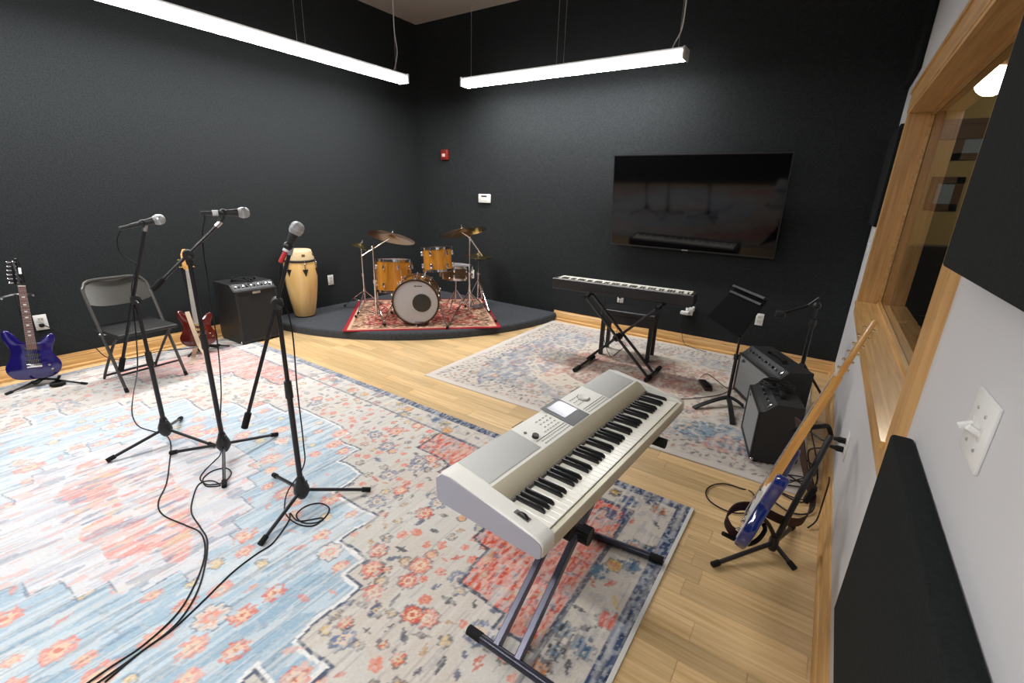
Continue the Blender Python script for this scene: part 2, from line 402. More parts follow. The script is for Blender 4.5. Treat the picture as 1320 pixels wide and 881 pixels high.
# ================================================================== LAMPS (the room's light)
def strip_lamp(p0,axis,nsec,label,cab,sec=1.22):
    """run of strip sections from p0 along axis 'x'/'y'; z is the underside"""
    rz=0 if axis=='x' else -math.pi/2
    t=thing('pendant_strip_light',label,'light',p0,rz,'suspended strip lights')
    Lg=sec*nsec
    MB().bx(.01,Lg-.01,-.055,.055,.062,.090,None,.004).build('housing',m_lampbody,t)
    for k in range(nsec):
        a,b=k*sec+(.02 if k==0 else .003),(k+1)*sec-(.02 if k==nsec-1 else .003)
        pf=[(-.070,.064),(-.076,.050),(-.064,.012),(-.042,0),(.042,0),(.064,.012),(.076,.050),(.070,.064)]
        n=len(pf); v=[(x,y,z) for x in(a,b) for y,z in pf]
        d_=MB().add(v,[(i,(i+1)%n,n+(i+1)%n,n+i) for i in range(n)]+[tuple(range(n)),tuple(range(n,2*n))]).build('diffuser',m_diff,t,60)
        d_.data.materials.append(m_side)
        for p_ in d_.data.polygons:
            if p_.normal.z>-.5: p_.material_index=1
    for x in (.010,Lg-.010): MB().box((x,0,.045),(.020,.156,.096),None,.008).build('end_cap',m_lampbody,t)
    for x in cab:
        MB().cyl((x,0,.075),(x,0,ZC-p0[2]),.0022,n=6).cyl((x,0,.075),(x,0,.10),.006,n=8).build('suspension_cable',m_steel,t)
    return t
ZL=2.60
l2=strip_lamp((-3.74,4.42,ZL),'x',2,'suspended fluorescent strip light running along the back wall above the screen',[.10,1.18,1.26,2.36])
l1=strip_lamp((-4.24,3.99,ZL),'y',4,'long suspended fluorescent strip light running along the left wall above the microphones',[.12,1.18,1.26,2.40,2.48,3.62,3.70,4.78])
l3=strip_lamp((-2.52,-.72,ZL),'x',2,'unseen suspended fluorescent strip light added by the front wall over the end of the large rug',[.10,1.18,1.26,2.36])  # unseen run, added because the foreground is lit from this end
MB().tube(cr([(2.30,0,.08),(2.32,.01,.14),(2.37,.005,.26),(2.375,0,.6),(2.37,0,ZC-ZL)],8),.006,8).build('power_cord',m_white,l2)
MB().tube(cr([(.16,0,.08),(.13,.01,.16),(.10,.01,.30),(.12,0,.5),(.12,0,ZC-ZL)],8),.005,8).build('power_cord',m_white,l1)

# ================================================================== RUGS
def vn(X,Y,sx,sy,seed):
    g=np.random.RandomState(seed).rand(256,256)
    x=X*sx+seed*7.3; y=Y*sy+seed*3.1; xi=np.floor(x).astype(int); yi=np.floor(y).astype(int); fx=x-xi; fy=y-yi
    fx=fx*fx*(3-2*fx); fy=fy*fy*(3-2*fy); G=lambda a,b:g[a%256,b%256]
    return (G(xi,yi)*(1-fx)+G(xi+1,yi)*fx)*(1-fy)+(G(xi,yi+1)*(1-fx)+G(xi+1,yi+1)*fx)*fy
def C(*c): return np.array(srgb(*c))
def lay(img,mask,col,a=1.0):
    k=(mask*a)[...,None]; img[:]=img*(1-k)+np.asarray(col)*k
def rug(name,x0,x1,y0,y1,res,paint,label,z0=0,th=.007,rz=0,zf=None,mat=None):
    nx,ny=int((x1-x0)/res)+1,int((y1-y0)/res)+1
    xs=np.linspace(x0,x1,nx); ys=np.linspace(y0,y1,ny); X,Y=np.meshgrid(xs,ys)
    img=paint(X,Y)
    cx,cy=(x0+x1)/2,(y0+y1)/2
    Z=np.full(X.shape,th)+(zf(X,Y) if zf else 0)
    co=np.stack([X-cx,Y-cy,Z],-1).reshape(-1,3)
    idx=np.arange(nx*ny).reshape(ny,nx)
    q=np.stack([idx[:-1,:-1],idx[:-1,1:],idx[1:,1:],idx[1:,:-1]],-1).reshape(-1,4)
    per=np.concatenate([idx[0,:],idx[1:,-1],idx[-1,-2::-1],idx[-2:0:-1,0]])
    base=len(co); sk=co[per].copy(); sk[:,2]=0
    co=np.vstack([co,sk]); m=len(per); k=np.arange(m); kn=(k+1)%m
    q=np.vstack([q,np.stack([per[k],base+k,base+kn,per[kn]],-1)])
    me=bpy.data.meshes.new(name); me.vertices.add(len(co)); me.vertices.foreach_set('co',co.ravel())
    me.loops.add(q.size); me.loops.foreach_set('vertex_index',q.ravel().astype(np.int32))
    me.polygons.add(len(q)); me.polygons.foreach_set('loop_start',np.arange(0,q.size,4,dtype=np.int32)); 
    me.update(calc_edges=True)
    ca=me.color_attributes.new('pattern','FLOAT_COLOR','POINT')
    c4=np.ones((len(co),4)); c4[:base,:3]=img.reshape(-1,3); c4[base:,:3]=img.reshape(-1,3)[per]
    ca.data.foreach_set('color',c4.ravel()); me.materials.append(mat); me.validate()
    o=bpy.data.objects.new(name,me); COL.objects.link(o); o.location=(cx,cy,z0); o.rotation_euler=(0,0,rz)
    return tag(o,label,'rug')
def floret(img,X,Y,x,y,r,ring,core,rng,line=None,a=.9,sq=1.0,petals=8):
    res=X[0,1]-X[0,0]; i0=int((x-X[0,0])/res); j0=int((y-Y[0,0])/(Y[1,0]-Y[0,0])); k=int(r*1.5/res)+2
    sl=(slice(max(j0-k,0),max(j0+k,0)),slice(max(i0-k,0),max(i0+k,0)))
    if img[sl].size==0: return
    Q=.0075; xx,yy=np.round((X[sl]-x)/Q)*Q,np.round((Y[sl]-y)/Q)*Q*sq; d=np.hypot(xx,yy); an=np.arctan2(yy,xx)
    rad=r*(1+.13*np.cos(petals*an+rng.rand()*6)); n=vn(X[sl],Y[sl],90,45,int(rng.randint(99)))
    sub=img[sl]
    if line is not None: lay(sub,((d<rad+Q*1.1)&(n>.34)).astype(float),line,a*.75)
    lay(sub,((d<rad)&(n>.22)).astype(float),ring,a)
    lay(sub,((d<rad*.55)&(n>.12)).astype(float),core,a)
    lay(sub,((d<rad*.22)).astype(float),ring*.8,a)
    lay(sub,((np.abs(d-rad*.75)<Q*.5)&(n>.5)).astype(float),core,a*.6)
def leaf(img,X,Y,x,y,r,col,rng,a=.8):
    res=X[0,1]-X[0,0]; i0=int((x-X[0,0])/res); j0=int((y-Y[0,0])/(Y[1,0]-Y[0,0])); k=int(r*1.6/res)+2
    sl=(slice(max(j0-k,0),max(j0+k,0)),slice(max(i0-k,0),max(i0+k,0)))
    if img[sl].size==0: return
    Q=.0075; t=rng.rand()*3.14; xx,yy=np.round((X[sl]-x)/Q)*Q,np.round((Y[sl]-y)/Q)*Q; u=xx*math.cos(t)+yy*math.sin(t); v=-xx*math.sin(t)+yy*math.cos(t)
    n=vn(X[sl],Y[sl],110,60,int(rng.randint(99)))
    m=((np.abs(u)+np.abs(v)*2.4)<r)&(n>.2); lay(img[sl],m.astype(float),col,a)
def scatter(rng,n,x0,x1,y0,y1,dmin,ok):
    P=[]
    for _ in range(n*14):
        x,y=x0+rng.rand()*(x1-x0),y0+rng.rand()*(y1-y0)
        if ok(x,y) and all((x-a)**2+(y-b)**2>dmin*dmin for a,b in P):
            P.append((x,y))
            if len(P)>=n: break
    return P
R1=(-4.80,-.292,-.95,2.115); cx1,cy1=(R1[0]+R1[1])/2,.57
MEDX=[0,.30,.515,.73,1.05,1.235,1.33,1.50]; MEDV=[1.07,.97,.83,.645,.445,.35,.085]; CM=.50
SPX=[.74,1.02,1.30,1.49,1.59,1.83,2.01]; SPV=[1.10,1.0,.88,.72,.50,.43]
def stair(ax,xs,vs,out):
    r=np.full(np.shape(ax),float(out))
    for i,vv in enumerate(vs): r=np.where((ax>=xs[i])&(ax<xs[i+1]),vv,r)
    return r
def paint1(X,Y):
    rng=np.random.RandomState(5); ax,ay=np.abs(X-cx1),np.abs(Y-cy1)
    wob=(vn(X,Y,9,9,1)-.5)*.03; axw,ayw=ax+wob,ay+(vn(X,Y,9,9,2)-.5)*.03
    img=np.zeros(X.shape+(3,)); img[:]=C(202,198,190)
    lay(img,vn(X,Y,14,3,3),C(190,184,176),.5); lay(img,(vn(X,Y,5,5,4)>.62)*1.,C(196,178,162),.35)
    aym=np.abs(Y-CM)+(vn(X,Y,9,9,2)-.5)*.03
    med=lambda s,d=0:((aym*s+d)<stair(axw*s+d,MEDX,MEDV,-1))
    cols=[C(206,96,76),C(214,120,98),C(112,128,158),C(206,176,116),C(150,120,100),C(92,104,132)]
    # cream field motifs
    infield=lambda x,y:(abs(x-cx1)<2.0 and abs(y-cy1)<1.32 and not(abs(y-CM)<float(stair(abs(x-cx1),MEDX,MEDV,-1))+.03))
    for i,(x,y) in enumerate(scatter(rng,1200,R1[0]+.25,R1[1]-.25,R1[2]+.2,R1[3]-.2,.055,infield)):
        k=rng.rand()
        if k<.11: floret(img,X,Y,x,y,.036+.012*rng.rand(),cols[[0,2,2,1][rng.randint(4)]],C(222,196,166),rng,C(70,76,96),.9)
        elif k<.30: floret(img,X,Y,x,y,.017+.010*rng.rand(),cols[rng.randint(2)],C(216,150,128),rng,None,.85,petals=5)
        elif k<.58: floret(img,X,Y,x,y,.014+.010*rng.rand(),cols[rng.randint(6)],C(212,186,146),rng,C(66,66,74),.9,petals=5)
        else: leaf(img,X,Y,x,y,.020+.020*rng.rand(),[C(70,72,82),C(104,98,98),C(176,136,88),C(196,92,72),C(90,98,120)][rng.randint(5)],rng,.85)
    # red spandrels
    sp=(ayw>stair(axw,SPX,SPV,9))&(ax<2.01)&(ay<1.335)
    spi=(ayw-.014>stair(axw-.014,SPX,SPV,9))&(ax<2.0)&(ay<1.325)
    lay(img,(sp&~spi)*1.,C(60,68,86),.9)
    lay(img,spi*1.,C(196,86,68)); lay(img,spi*(vn(X,Y,75,40,6)>.60),C(218,140,120),.75)
    lay(img,spi*(vn(X,Y,44,30,7)*.7+vn(X,Y,8,8,37)*.5>.74),C(172,166,166),.8); lay(img,spi*(vn(X,Y,50,50,8)>.78),C(180,140,104),.8); lay(img,spi*(vn(X,Y,130,30,9)>.58),C(214,178,164),.6); lay(img,spi*(vn(X,Y,60,60,38)>.82),C(90,100,126),.7)
    # blue medallion, white inner field, broken outlines
    m0=med(1); m1=med(1,.012); m2=med(1,.026)
    lay(img,(m0)*1.,C(72,86,110),.9); lay(img,m1*1.,C(226,226,224)); lay(img,m2*1.,C(172,194,208))
    lay(img,m2*vn(X,Y,28,2.2,10),C(134,164,186),.7); lay(img,m2*(vn(X,Y,70,7,11)>.55),C(200,212,218),.65); lay(img,m2*(vn(X,Y,6,4,41)>.60)*(vn(X,Y,50,14,42)>.4),C(210,216,220),.6)
    lay(img,m2*(vn(X,Y,90,4,31)>.78),C(104,132,156),.5)
    inmed=lambda x,y: abs(y-CM)+.05<float(stair(abs(x-cx1)+.05,MEDX,MEDV,-1))
    for i,(x,y) in enumerate(scatter(rng,330,cx1-1.5,cx1+1.5,cy1-1,cy1+1,.100,inmed)):
        k=rng.rand()
        if k<.42: floret(img,X,Y,x,y,.022+.028*rng.rand(),[C(222,122,104),C(226,140,122),C(214,108,88)][rng.randint(3)],C(228,202,172),rng,None,.8,.8)
        elif k<.52: floret(img,X,Y,x,y,.040+.012*rng.rand(),C(222,208,196),C(224,152,132),rng,C(86,94,112),.9)
        elif k<.8: leaf(img,X,Y,x,y,.02+.02*rng.rand(),[C(222,150,132),C(150,160,176),C(214,130,112)][rng.randint(3)],rng,.7)
        else: floret(img,X,Y,x,y,.018+.012*rng.rand(),C(210,184,130),C(226,206,180),rng,C(100,104,116),.8,petals=5)
    i0=med(1.95); i1=med(1.95,.014)
    lay(img,(i0&~i1)*(vn(X,Y,30,30,12)>.35),C(110,122,140),.8); lay(img,i1*1.,C(214,214,218),.9)
    lay(img,i1*(vn(X,Y,50,6,13)>.6),C(186,192,204),.6); lay(img,i1*(vn(X,Y,60,16,14)>.74),C(226,170,160),.6); lay(img,i1*(vn(X,Y,30,8,33)>.76),C(126,138,160),.6)
    core=np.hypot(ax/.55,(Y-CM)/.20)<1+.5*(vn(X,Y,9,9,15)-.5)
    lay(img,core*(vn(X,Y,48,14,16)*.6+vn(X,Y,9,7,36)*.5>.52),C(224,134,118),.75); lay(img,core*(vn(X,Y,56,12,17)>.66),C(126,140,164),.7); lay(img,core*(vn(X,Y,40,22,18)>.76),C(222,186,140),.7); lay(img,core*(vn(X,Y,90,8,39)>.6),C(222,216,214),.5)
    # floral guard border
    bd=(ax>2.01)|(ay>1.335); lay(img,bd*1.,C(198,190,178)); lay(img,bd*(vn(X,Y,30,30,19)>.6),C(168,164,164),.6)
    ln=((np.abs(ax-2.015)<.010)&(ay<1.345))|((np.abs(ay-1.34)<.010)&(ax<2.02)); lay(img,ln*1.,C(70,76,96),.8)
    lay(img,((ax>1.87)&(ay>1.22)&(ax<2.01)&(ay<1.335))*(vn(X,Y,40,40,20)>.35),C(58,72,104),.85)
    inb=lambda x,y:(2.03<abs(x-cx1)<2.17 and abs(y-cy1)<1.48) or (1.36<abs(y-cy1)<1.47 and abs(x-cx1)<2.17)
    bc=[C(196,92,72),C(66,92,128),C(206,170,90),C(90,120,140),C(200,130,80),C(60,60,70)]
    for x,y in scatter(rng,330,R1[0]+.05,R1[1]-.05,R1[2]+.03,R1[3]-.03,.062,inb):
        if rng.rand()<.45: floret(img,X,Y,x,y,.026+.016*rng.rand(),bc[rng.randint(6)],bc[rng.randint(6)],rng,C(64,64,76),.85,petals=6)
        else: leaf(img,X,Y,x,y,.035,bc[rng.randint(6)],rng,.8)
    # navy outer band
    nv=(ax>2.185)|(ay>1.485); lay(img,nv*1.,C(62,78,108)); lay(img,nv*(vn(X,Y,60,60,21)>.58),C(150,158,170),.75); lay(img,nv*(vn(X,Y,90,24,22)>.62),C(38,48,72),.7)
    # worn streaks that run across the rug
    lay(img,np.clip(vn(X,Y,90,5,23)*1.3-.62,0,.5)*(.4+vn(X,Y,3,3,24)),C(212,207,200)); lay(img,(vn(X,Y,120,6,43)>.80)*1.,C(120,124,134),.30); lay(img,(vn(X,Y,140,80,44)>.70)*1.,C(206,202,196),.35)
    glare_fade=np.clip((-1.4-X)/2.6,0,1); lay(img,glare_fade,C(206,206,208),.30)  # paler to the left: fading plus overexposed light painted into the pattern
    return img
m_rug=rugmat('rug_pile')
rug1=rug('area_rug',*R1[:2],*R1[2:],.0060,paint1,'large faded oriental rug with pale blue medallion under the microphone stands',mat=m_rug)
rug1.data.update()
MB().bx(R1[1]-cx1-.012,R1[1]-cx1+.004,R1[2]-(R1[2]+R1[3])/2,R1[3]-(R1[2]+R1[3])/2,0,.009).build('edge_binding',m_offw,rug1)
R2=(-2.598,.135,2.555,4.80); cx2,cy2=(R2[0]+R2[1])/2,(R2[2]+R2[3])/2
def paint2(X,Y):
    rng=np.random.RandomState(8); ax,ay=np.abs(X-cx2),np.abs(Y-cy2); hx,hy=(R2[1]-R2[0])/2,(R2[3]-R2[2])/2
    ed=np.minimum(hx-ax,hy-ay)
    img=np.zeros(X.shape+(3,)); img[:]=C(190,184,175)
    lay(img,(vn(X,Y,40,40,1)>.55)*1.,C(176,166,158),.5); lay(img,(vn(X,Y,8,8,2)>.55)*(vn(X,Y,60,60,22)>.4),C(194,176,164),.45)
    ring=((ed>.25)&(ed<.52)); lay(img,ring*(vn(X,Y,44,44,3)>.42),C(144,148,156),.6)
    r=np.hypot(ax/1.0,ay/.78)
    lay(img,(r<.95)*1.,C(204,192,176),.7)
    lay(img,((r<.62)&(vn(X,Y,12,12,4)>.36))*1.,C(172,128,118),.6); lay(img,((r<.62)&(vn(X,Y,46,46,5)>.58))*1.,C(120,98,96),.5)
    lay(img,(vn(X,Y,5,5,6)>.66)*(vn(X,Y,50,50,7)>.42)*(ed>.2),C(184,124,110),.6)
    bp=np.hypot((X+.30)/.34,(Y-2.98)/.17)<.75+.5*vn(X,Y,9,9,29); lay(img,bp*(vn(X,Y,50,50,9)>.40),C(112,142,158),.75); lay(img,bp*(vn(X,Y,60,60,10)>.66),C(70,90,112),.7)
    bp=np.hypot((X+2.1)/.3,(Y-3.6)/.9)<1.; lay(img,bp*(vn(X,Y,34,34,11)>.45),C(124,136,152),.6)
    ok=lambda x,y: True
    for x,y in scatter(rng,900,R2[0]+.07,R2[1]-.07,R2[2]+.07,R2[3]-.07,.040,lambda x,y: min(hx-abs(x-cx2),hy-abs(y-cy2))<.26):
        leaf(img,X,Y,x,y,.022+.014*rng.rand(),[C(80,82,90),C(104,104,108),C(96,102,116),C(120,118,118),C(166,116,104)][rng.randint(5)],rng,.75)
    for x,y in scatter(rng,480,R2[0]+.25,R2[1]-.25,R2[2]+.25,R2[3]-.25,.066,ok):
        k=rng.rand()
        if k<.4: floret(img,X,Y,x,y,.018+.014*rng.rand(),[C(176,118,106),C(112,116,130),C(170,140,104)][rng.randint(3)],C(204,190,168),rng,C(96,88,88),.6)
        else: leaf(img,X,Y,x,y,.03,[C(96,88,92),C(150,96,88),C(110,118,136)][rng.randint(3)],rng,.6)
    lay(img,np.clip(vn(X,Y,40,14,12)*1.4-.7,0,.5),C(204,196,186)); lay(img,(ed<.055)*1.,C(200,192,184),.95)
    return img
rug2=rug('area_rug',*R2[:2],*R2[2:],.007,paint2,'cream rug with grey floral border and reddish centre under the black piano',mat=m_rug,rz=.018)
# drum rug: quad laid along the drum kit's diagonal
ra,rb,rc,rd=fl(441,428,ZP),fl(646,423,ZP),fl(630,385,ZP),fl(466,391,ZP)
ang=math.atan2(rb.y-ra.y,rb.x-ra.x); rw=(rb-ra).length; rh=1.42
mid=(ra+rb)/2+Vector((-math.sin(ang),math.cos(ang),0))*rh/2
def paint3(X,Y):
    rng=np.random.RandomState(2); ax,ay=np.abs(X-mid.x),np.abs(Y-mid.y); ed=np.minimum(rw/2-ax,rh/2-ay)
    img=np.zeros(X.shape+(3,)); img[:]=C(150,44,54)
    lay(img,(ed>.045)*1.,C(206,168,140)); lay(img,(ed>.07)*(vn(X,Y,30,30,1)>.45),C(150,110,90),.8)
    lay(img,(ed>.07)*(vn(X,Y,36,36,2)>.62),C(92,70,62),.8); lay(img,(ed>.20)*(vn(X,Y,12,12,3)>.33),C(164,64,62),.85); lay(img,(ed>.2)*(vn(X,Y,34,34,4)>.6),C(214,176,150),.7)
    lay(img,(ed>.2)*(vn(X,Y,40,40,5)>.7),C(110,36,42),.8)
    return img
rug3=rug('drum_rug',mid.x-rw/2,mid.x+rw/2,mid.y-rh/2,mid.y+rh/2,.009,paint3,'red bordered oriental rug under the drum kit on the platform',z0=ZP,th=.006,rz=ang,
   zf=lambda X,Y:.010*np.clip((X-mid.x)/(rw/2),0,1)*np.clip((mid.y-rh/2+.12-Y)/.12,0,1)*np.abs(np.sin((X-mid.x)*9)),mat=m_rug)
ZD=ZP+.006

# ================================================================== WHITE KEYBOARD ON ITS STAND
m_kbody=simple('silver_white_plastic',(.80,.79,.74),.38,var=.02)
m_kside=simple('silver_side_shade',(.36,.36,.42),.4,var=.02)  # silver darkened to lavender; side shading is put into this colour
m_kslope=simple('champagne_slope',(.62,.58,.44),.35,.15,var=.03)
m_kgrille=simple('speaker_mesh',(.62,.63,.61),.55,.1,var=.12,scale=900,bump=.4)
m_kpanel=simple('panel_silver',(.78,.78,.72),.42,var=.02)
m_btn=simple('button_grey',(.50,.50,.46),.5)
m_ivory=simple('key_white',(.80,.79,.70),.25,var=.01)
m_ebony=simple('key_black',(.012,.012,.013),.3)
m_felt=simple('felt_strip',(.16,.15,.13),.9,var=.5,scale=120)
m_lcd=simple('lcd_glass',(.07,.08,.17),.16,var=.1,spec=.35)
m_lcdw=simple('lcd_bezel_dark',(.02,.02,.023),.3,spec=.2)
KX,KY,KZ,KYAW=-.461,.865,.545,1.517
kb=thing('electronic_keyboard','silver-white electronic keyboard with speaker grilles and small screen on a black stand','keyboard',(KX,KY,KZ),KYAW)
KL,KW=1.168,.402
def prof(P,x0,x1):   # (v,w) polygon extruded along the length
    return MB().slab([(p[0],p[1]) for p in P],0,1,0,Matrix(((0,1*(x1-x0),0,x0),(1,0,0,0),(0,0,1,0),(0,0,0,1))))
E0=.058
body=[(.012,0),(KW-.01,0),(KW,.03),(KW-.004,.085),(.18,.04),(.02,.036),(.006,.03)]
prof(body,.012,KL-.012).build('lower_case',m_kside,kb)
end=[(.000,.010),(.012,0),(KW-.012,0),(KW,.020),(KW+.002,.085),(KW-.02,.112),(KW-.06,.115),(.225,.0975),(.03,.066),(.008,.058),(.000,.045)]
def endpart(x0,x1,sgn):
    # rounded outer cheek
    b=MB(); n=len(end); lay=[(x0 if sgn<0 else x1,.004),((x0+.003) if sgn<0 else (x1-.003),.001),((x0+.008) if sgn<0 else (x1-.008),0),(x1 if sgn<0 else x0,0)]
    cen=Vector((.2,.05)); v=[]
    for X,ins in lay:
        for p in end:
            q=Vector(p); d=(cen-q); v.append((X,q.x+ins*(1 if d.x>0 else -1),q.y+ins*(1 if d.y>0 else -.6)))
    f=[]
    for i in range(3):
        for k in range(n): f.append((i*n+k,i*n+(k+1)%n,(i+1)*n+(k+1)%n,(i+1)*n+k))
    f+=[tuple(range(n)),tuple(3*n+k for k in range(n))]
    return b.add(v,f)
eb=endpart(0,E0,-1).build('end_block',m_kbody,kb,50)
sidep=[(.004,.010),(.014,.002),(KW-.014,.002),(KW-.002,.020),(KW,.083),(KW-.022,.106),(KW-.06,.109),(.225,.0915),(.03,.060),(.010,.052),(.004,.043)]
prof(sidep,-.003,.012).build('side_shade_panel',m_kside,eb)  # thin skin whose colour carries the shading of the near end
endpart(KL-.030,KL,1).build('end_block',m_kbody,kb,50)
prof([(0,.008),(.010,0),(.020,0),(.020,.050),(.004,.050),(0,.044)],E0,KL-.030).build('front_rail',m_kslope,kb)
prof([(.172,.050),(.182,.050),(.228,.098),(.226,.1),(.2,.09),(.176,.066)],E0,KL-.030).build('slope_panel',m_kslope,kb)
def topw(v): return .0985+(v-.228)*(.115-.098)/(KW-.06-.228) if v<KW-.06 else .1153-(v-(KW-.06))*.10
prof([(.226,.094),(.2262,.0985),(KW-.06,.1153),(KW-.02,.112),(KW+.001,.085),(KW-.02,.07)],E0,KL-.030).build('top_panel',m_kpanel,kb)
prof([(.160,.040),(.174,.040),(.174,.066),(.168,.0645)],E0+.002,KL-.032).build('felt_strip',m_felt,kb)
tilt=math.atan((.115-.098)/(KW-.06-.228))
def onpanel(u,v,h=0): return Matrix.Translation((u,v,topw(v)+h))@Matrix.Rotation(tilt,4,'X')
def pbox(u0,u1,v0,v1,h,bev=0):
    return MB().box((0,0,0),(u1-u0,v1-v0,h),onpanel((u0+u1)/2,(v0+v1)/2,h/2),bev)
pbox(.062,.338,.238,.372,.0022,.0008).build('speaker_grille',m_kgrille,kb)
pbox(.868,1.125,.238,.372,.0022,.0008).build('speaker_grille',m_kgrille,kb)
sc_=pbox(.545,.675,.230,.385,.0016).build('display',m_lcdw,kb)
pbox(.566,.664,.282,.368,.0026).build('lcd_screen',m_lcd,sc_)
for (u0,u1,v0,v1) in [(.352,.54,.248,.249),(.69,.862,.248,.249)]: pbox(u0,u1,v0+.018,v1+.019,.0012).build('panel_line',m_felt,kb)
for u in (.40,.82): pbox(u-.035,u+.035,.386,.389,.0012).build('vent_slot',m_blackp,kb)
bt=MB().box((0,0,0),(.010,.005,.0024),None,.0008,1).mesh('button',m_btn)
def button(u,v): 
    o=put(bt,'button',kb); o.matrix_local=onpanel(u,v,.001)
for i in range(12): button(.375+i*.0145,.242); button(.375+i*.0145,.256)
for i in range(12): button(.695+i*.0145,.242); button(.695+i*.0145,.256)
for i in range(3):
    for j in range(4): button(.455+j*.022,.300+i*.02); button(.705+j*.018,.30+i*.02)
for j in range(6): button(.43+j*.018,.282)
k_=MB().cyl((0,0,0),(0,0,.011),.013,.012,20,onpanel(.372,.287)).build('volume_knob',m_blackp,kb)
MB().cyl((0,0,0),(0,0,.004),.006,.005,12,onpanel(.362,.325)).build('power_button',m_felt,kb)
MB().lathe([(.024,0),(.024,.006),(.021,.008),(.012,.0065),(.0001,.006)],28,onpanel(.775,.315)).build('data_dial',m_kbody,kb)
MB().tube([(.028*math.cos(a),.028*math.sin(a),.001) for a in [i*.26 for i in range(25)]],.0012,6,onpanel(.775,.315)).build('dial_ring',m_felt,kb)
# tiny emblem on the slope
ms=Matrix.Translation((.70,.204,.078))@Matrix.Rotation(math.radians(46),4,'X')
MB().slab([(-.010,-.008),(.010,-.006),(.004,.010),(-.012,.008)],-.001,.001,0,ms@Matrix.Rotation(math.pi/2,4,'X')).build('emblem',m_felt,kb)
# pitch wheel on the near end block
MB().lathe([(.001,-.006),(.022,-.006),(.024,-.004),(.024,.004),(.022,.006),(.001,.006)],24,Matrix.Translation((.036,.095,.063))@Matrix.Rotation(math.pi/2,4,'Y')).build('pitch_wheel',m_blackp,kb)
MB().box((0,0,0),(.018,.052,.001),Matrix.Translation((.036,.095,.0768))@Matrix.Rotation(.16,4,'X')).build('wheel_slot',m_felt,kb)
# keys: 45 white, 31 black (E to G)
kw=(KL-.030-E0-.004)/45
wk=MB().box((0,0,0),(kw-.0011,.146,.016),None,.0012,1).mesh('white_key',m_ivory)
bkp=[(-.052,-.012),(.052,-.012),(.052,.0105),(-.040,.0105),(-.050,.004)]
bk=MB().slab(bkp,-.0048,.0048,.0012,Matrix(((0,1,0,0),(1,0,0,0),(0,0,1,0),(0,0,0,1)))).mesh('black_key',m_ebony)
names='CDEFGAB'; start=2
for i in range(45):
    u=E0+.002+kw*(i+.5); put(wk,'white_key',kb,(u,.095,.047))
    if names[(start+i)%7] not in 'EB' and i<44: put(bk,'black_key',kb,(u+kw/2,.117,.0585))
# --- X stand of the white keyboard
m_stand=simple('stand_enamel',(.035,.036,.055),.3,.3)
t=thing('keyboard_stand','black double-braced folding X stand carrying the silver-white keyboard','keyboard stand',(-.60,1.32,.007))
m_brace=simple('enamel_reflecting',(.10,.10,.14),.35,.4)  # stand enamel lightened; the light it reflects is put into the colour
def loc(p,t): return Vector(p)-t.location
f0=[fl(606,813,.0255),fl(690,872,.0255)]; d0=(f0[1]-f0[0]).normalized(); f0[1]=f0[0]+d0*.46
f1=[fl(853,723,.0255),fl(771,692,.0255)]; d1=(f1[1]-f1[0]).normalized(); f1[1]=f1[0]+d1*.46
for a,b in (f0,f1):
    a,b=loc(a,t),loc(b,t); o=MB().cyl(a,b,.0155,n=16).build('foot_bar',m_stand,t)
    dd=(b-a).normalized(); MB().cyl(a-dd*.006,a+dd*.05,.0175,n=16).build('rubber_cap',m_rubber,o); MB().cyl(b-dd*.05,b+dd*.006,.0175,n=16).build('rubber_cap',m_rubber,o)
yA,yB=f0[0].y,(f1[0].y+f1[1].y)/2
zt=.522
xs=(-.650,-.565)
def bar(a,b,x,off): return (Vector((x+off,a[0],a[1]))-t.location,Vector((x+off,b[0],b[1]))-t.location)
def flatbar(p,q,wd=.028,th=.011):
    d=(q-p); L=d.length; Zv=d.normalized(); X=Vector((1,0,0)); Y=Zv.cross(X).normalized(); X=Y.cross(Zv)
    Mx=Matrix((( X.x,Y.x,Zv.x,(p.x+q.x)/2),(X.y,Y.y,Zv.y,(p.y+q.y)/2),(X.z,Y.z,Zv.z,(p.z+q.z)/2),(0,0,0,1)))
    return MB().box((0,0,0),(th,wd,L),Mx,.003,1)
for x in xs:
    p,q=bar((yA,.02),(1.74,zt),x,0); flatbar(p,q,.034,.024).build('brace',m_brace,t)
for x in (-.627,-.588):
    p,q=bar((yB,.02),(1.04,zt),x,0); flatbar(p,q,.026,.014).build('brace',m_stand,t)
pv=Vector((-.6,1.34,.262))-t.location
MB().cyl(pv+Vector((-.06,0,0)),pv+Vector((.03,0,0)),.022).build('pivot',m_black,t)
kn=MB(); 
for k in range(20):
    a=2*math.pi*k/20; kn.cyl(pv+Vector((.03,.030*math.cos(a),.030*math.sin(a))),pv+Vector((.085,.030*math.cos(a),.030*math.sin(a))),.0055,n=6)
kn.cyl(pv+Vector((.03,0,0)),pv+Vector((.083,0,0)),.031,n=24).build('clutch_knob',m_blackp,t)
for yy,xa,xb in ((1.04,-.80,-.50),(1.74,-.825,-.43)):
    a=Vector((xa,yy+.01,zt+.002))-t.location; b=Vector((xb,yy-.01,zt+.002))-t.location
    o=MB().cyl(a,b,.0155,n=16).build('support_arm',m_stand,t)
    dd=(b-a).normalized(); MB().cyl(b-dd*.06,b+dd*.045,.021,n=14).build('rubber_cap',m_rubber,o); MB().cyl(a-dd*.05,a+dd*.06,.021,n=14).build('rubber_cap',m_rubber,o)

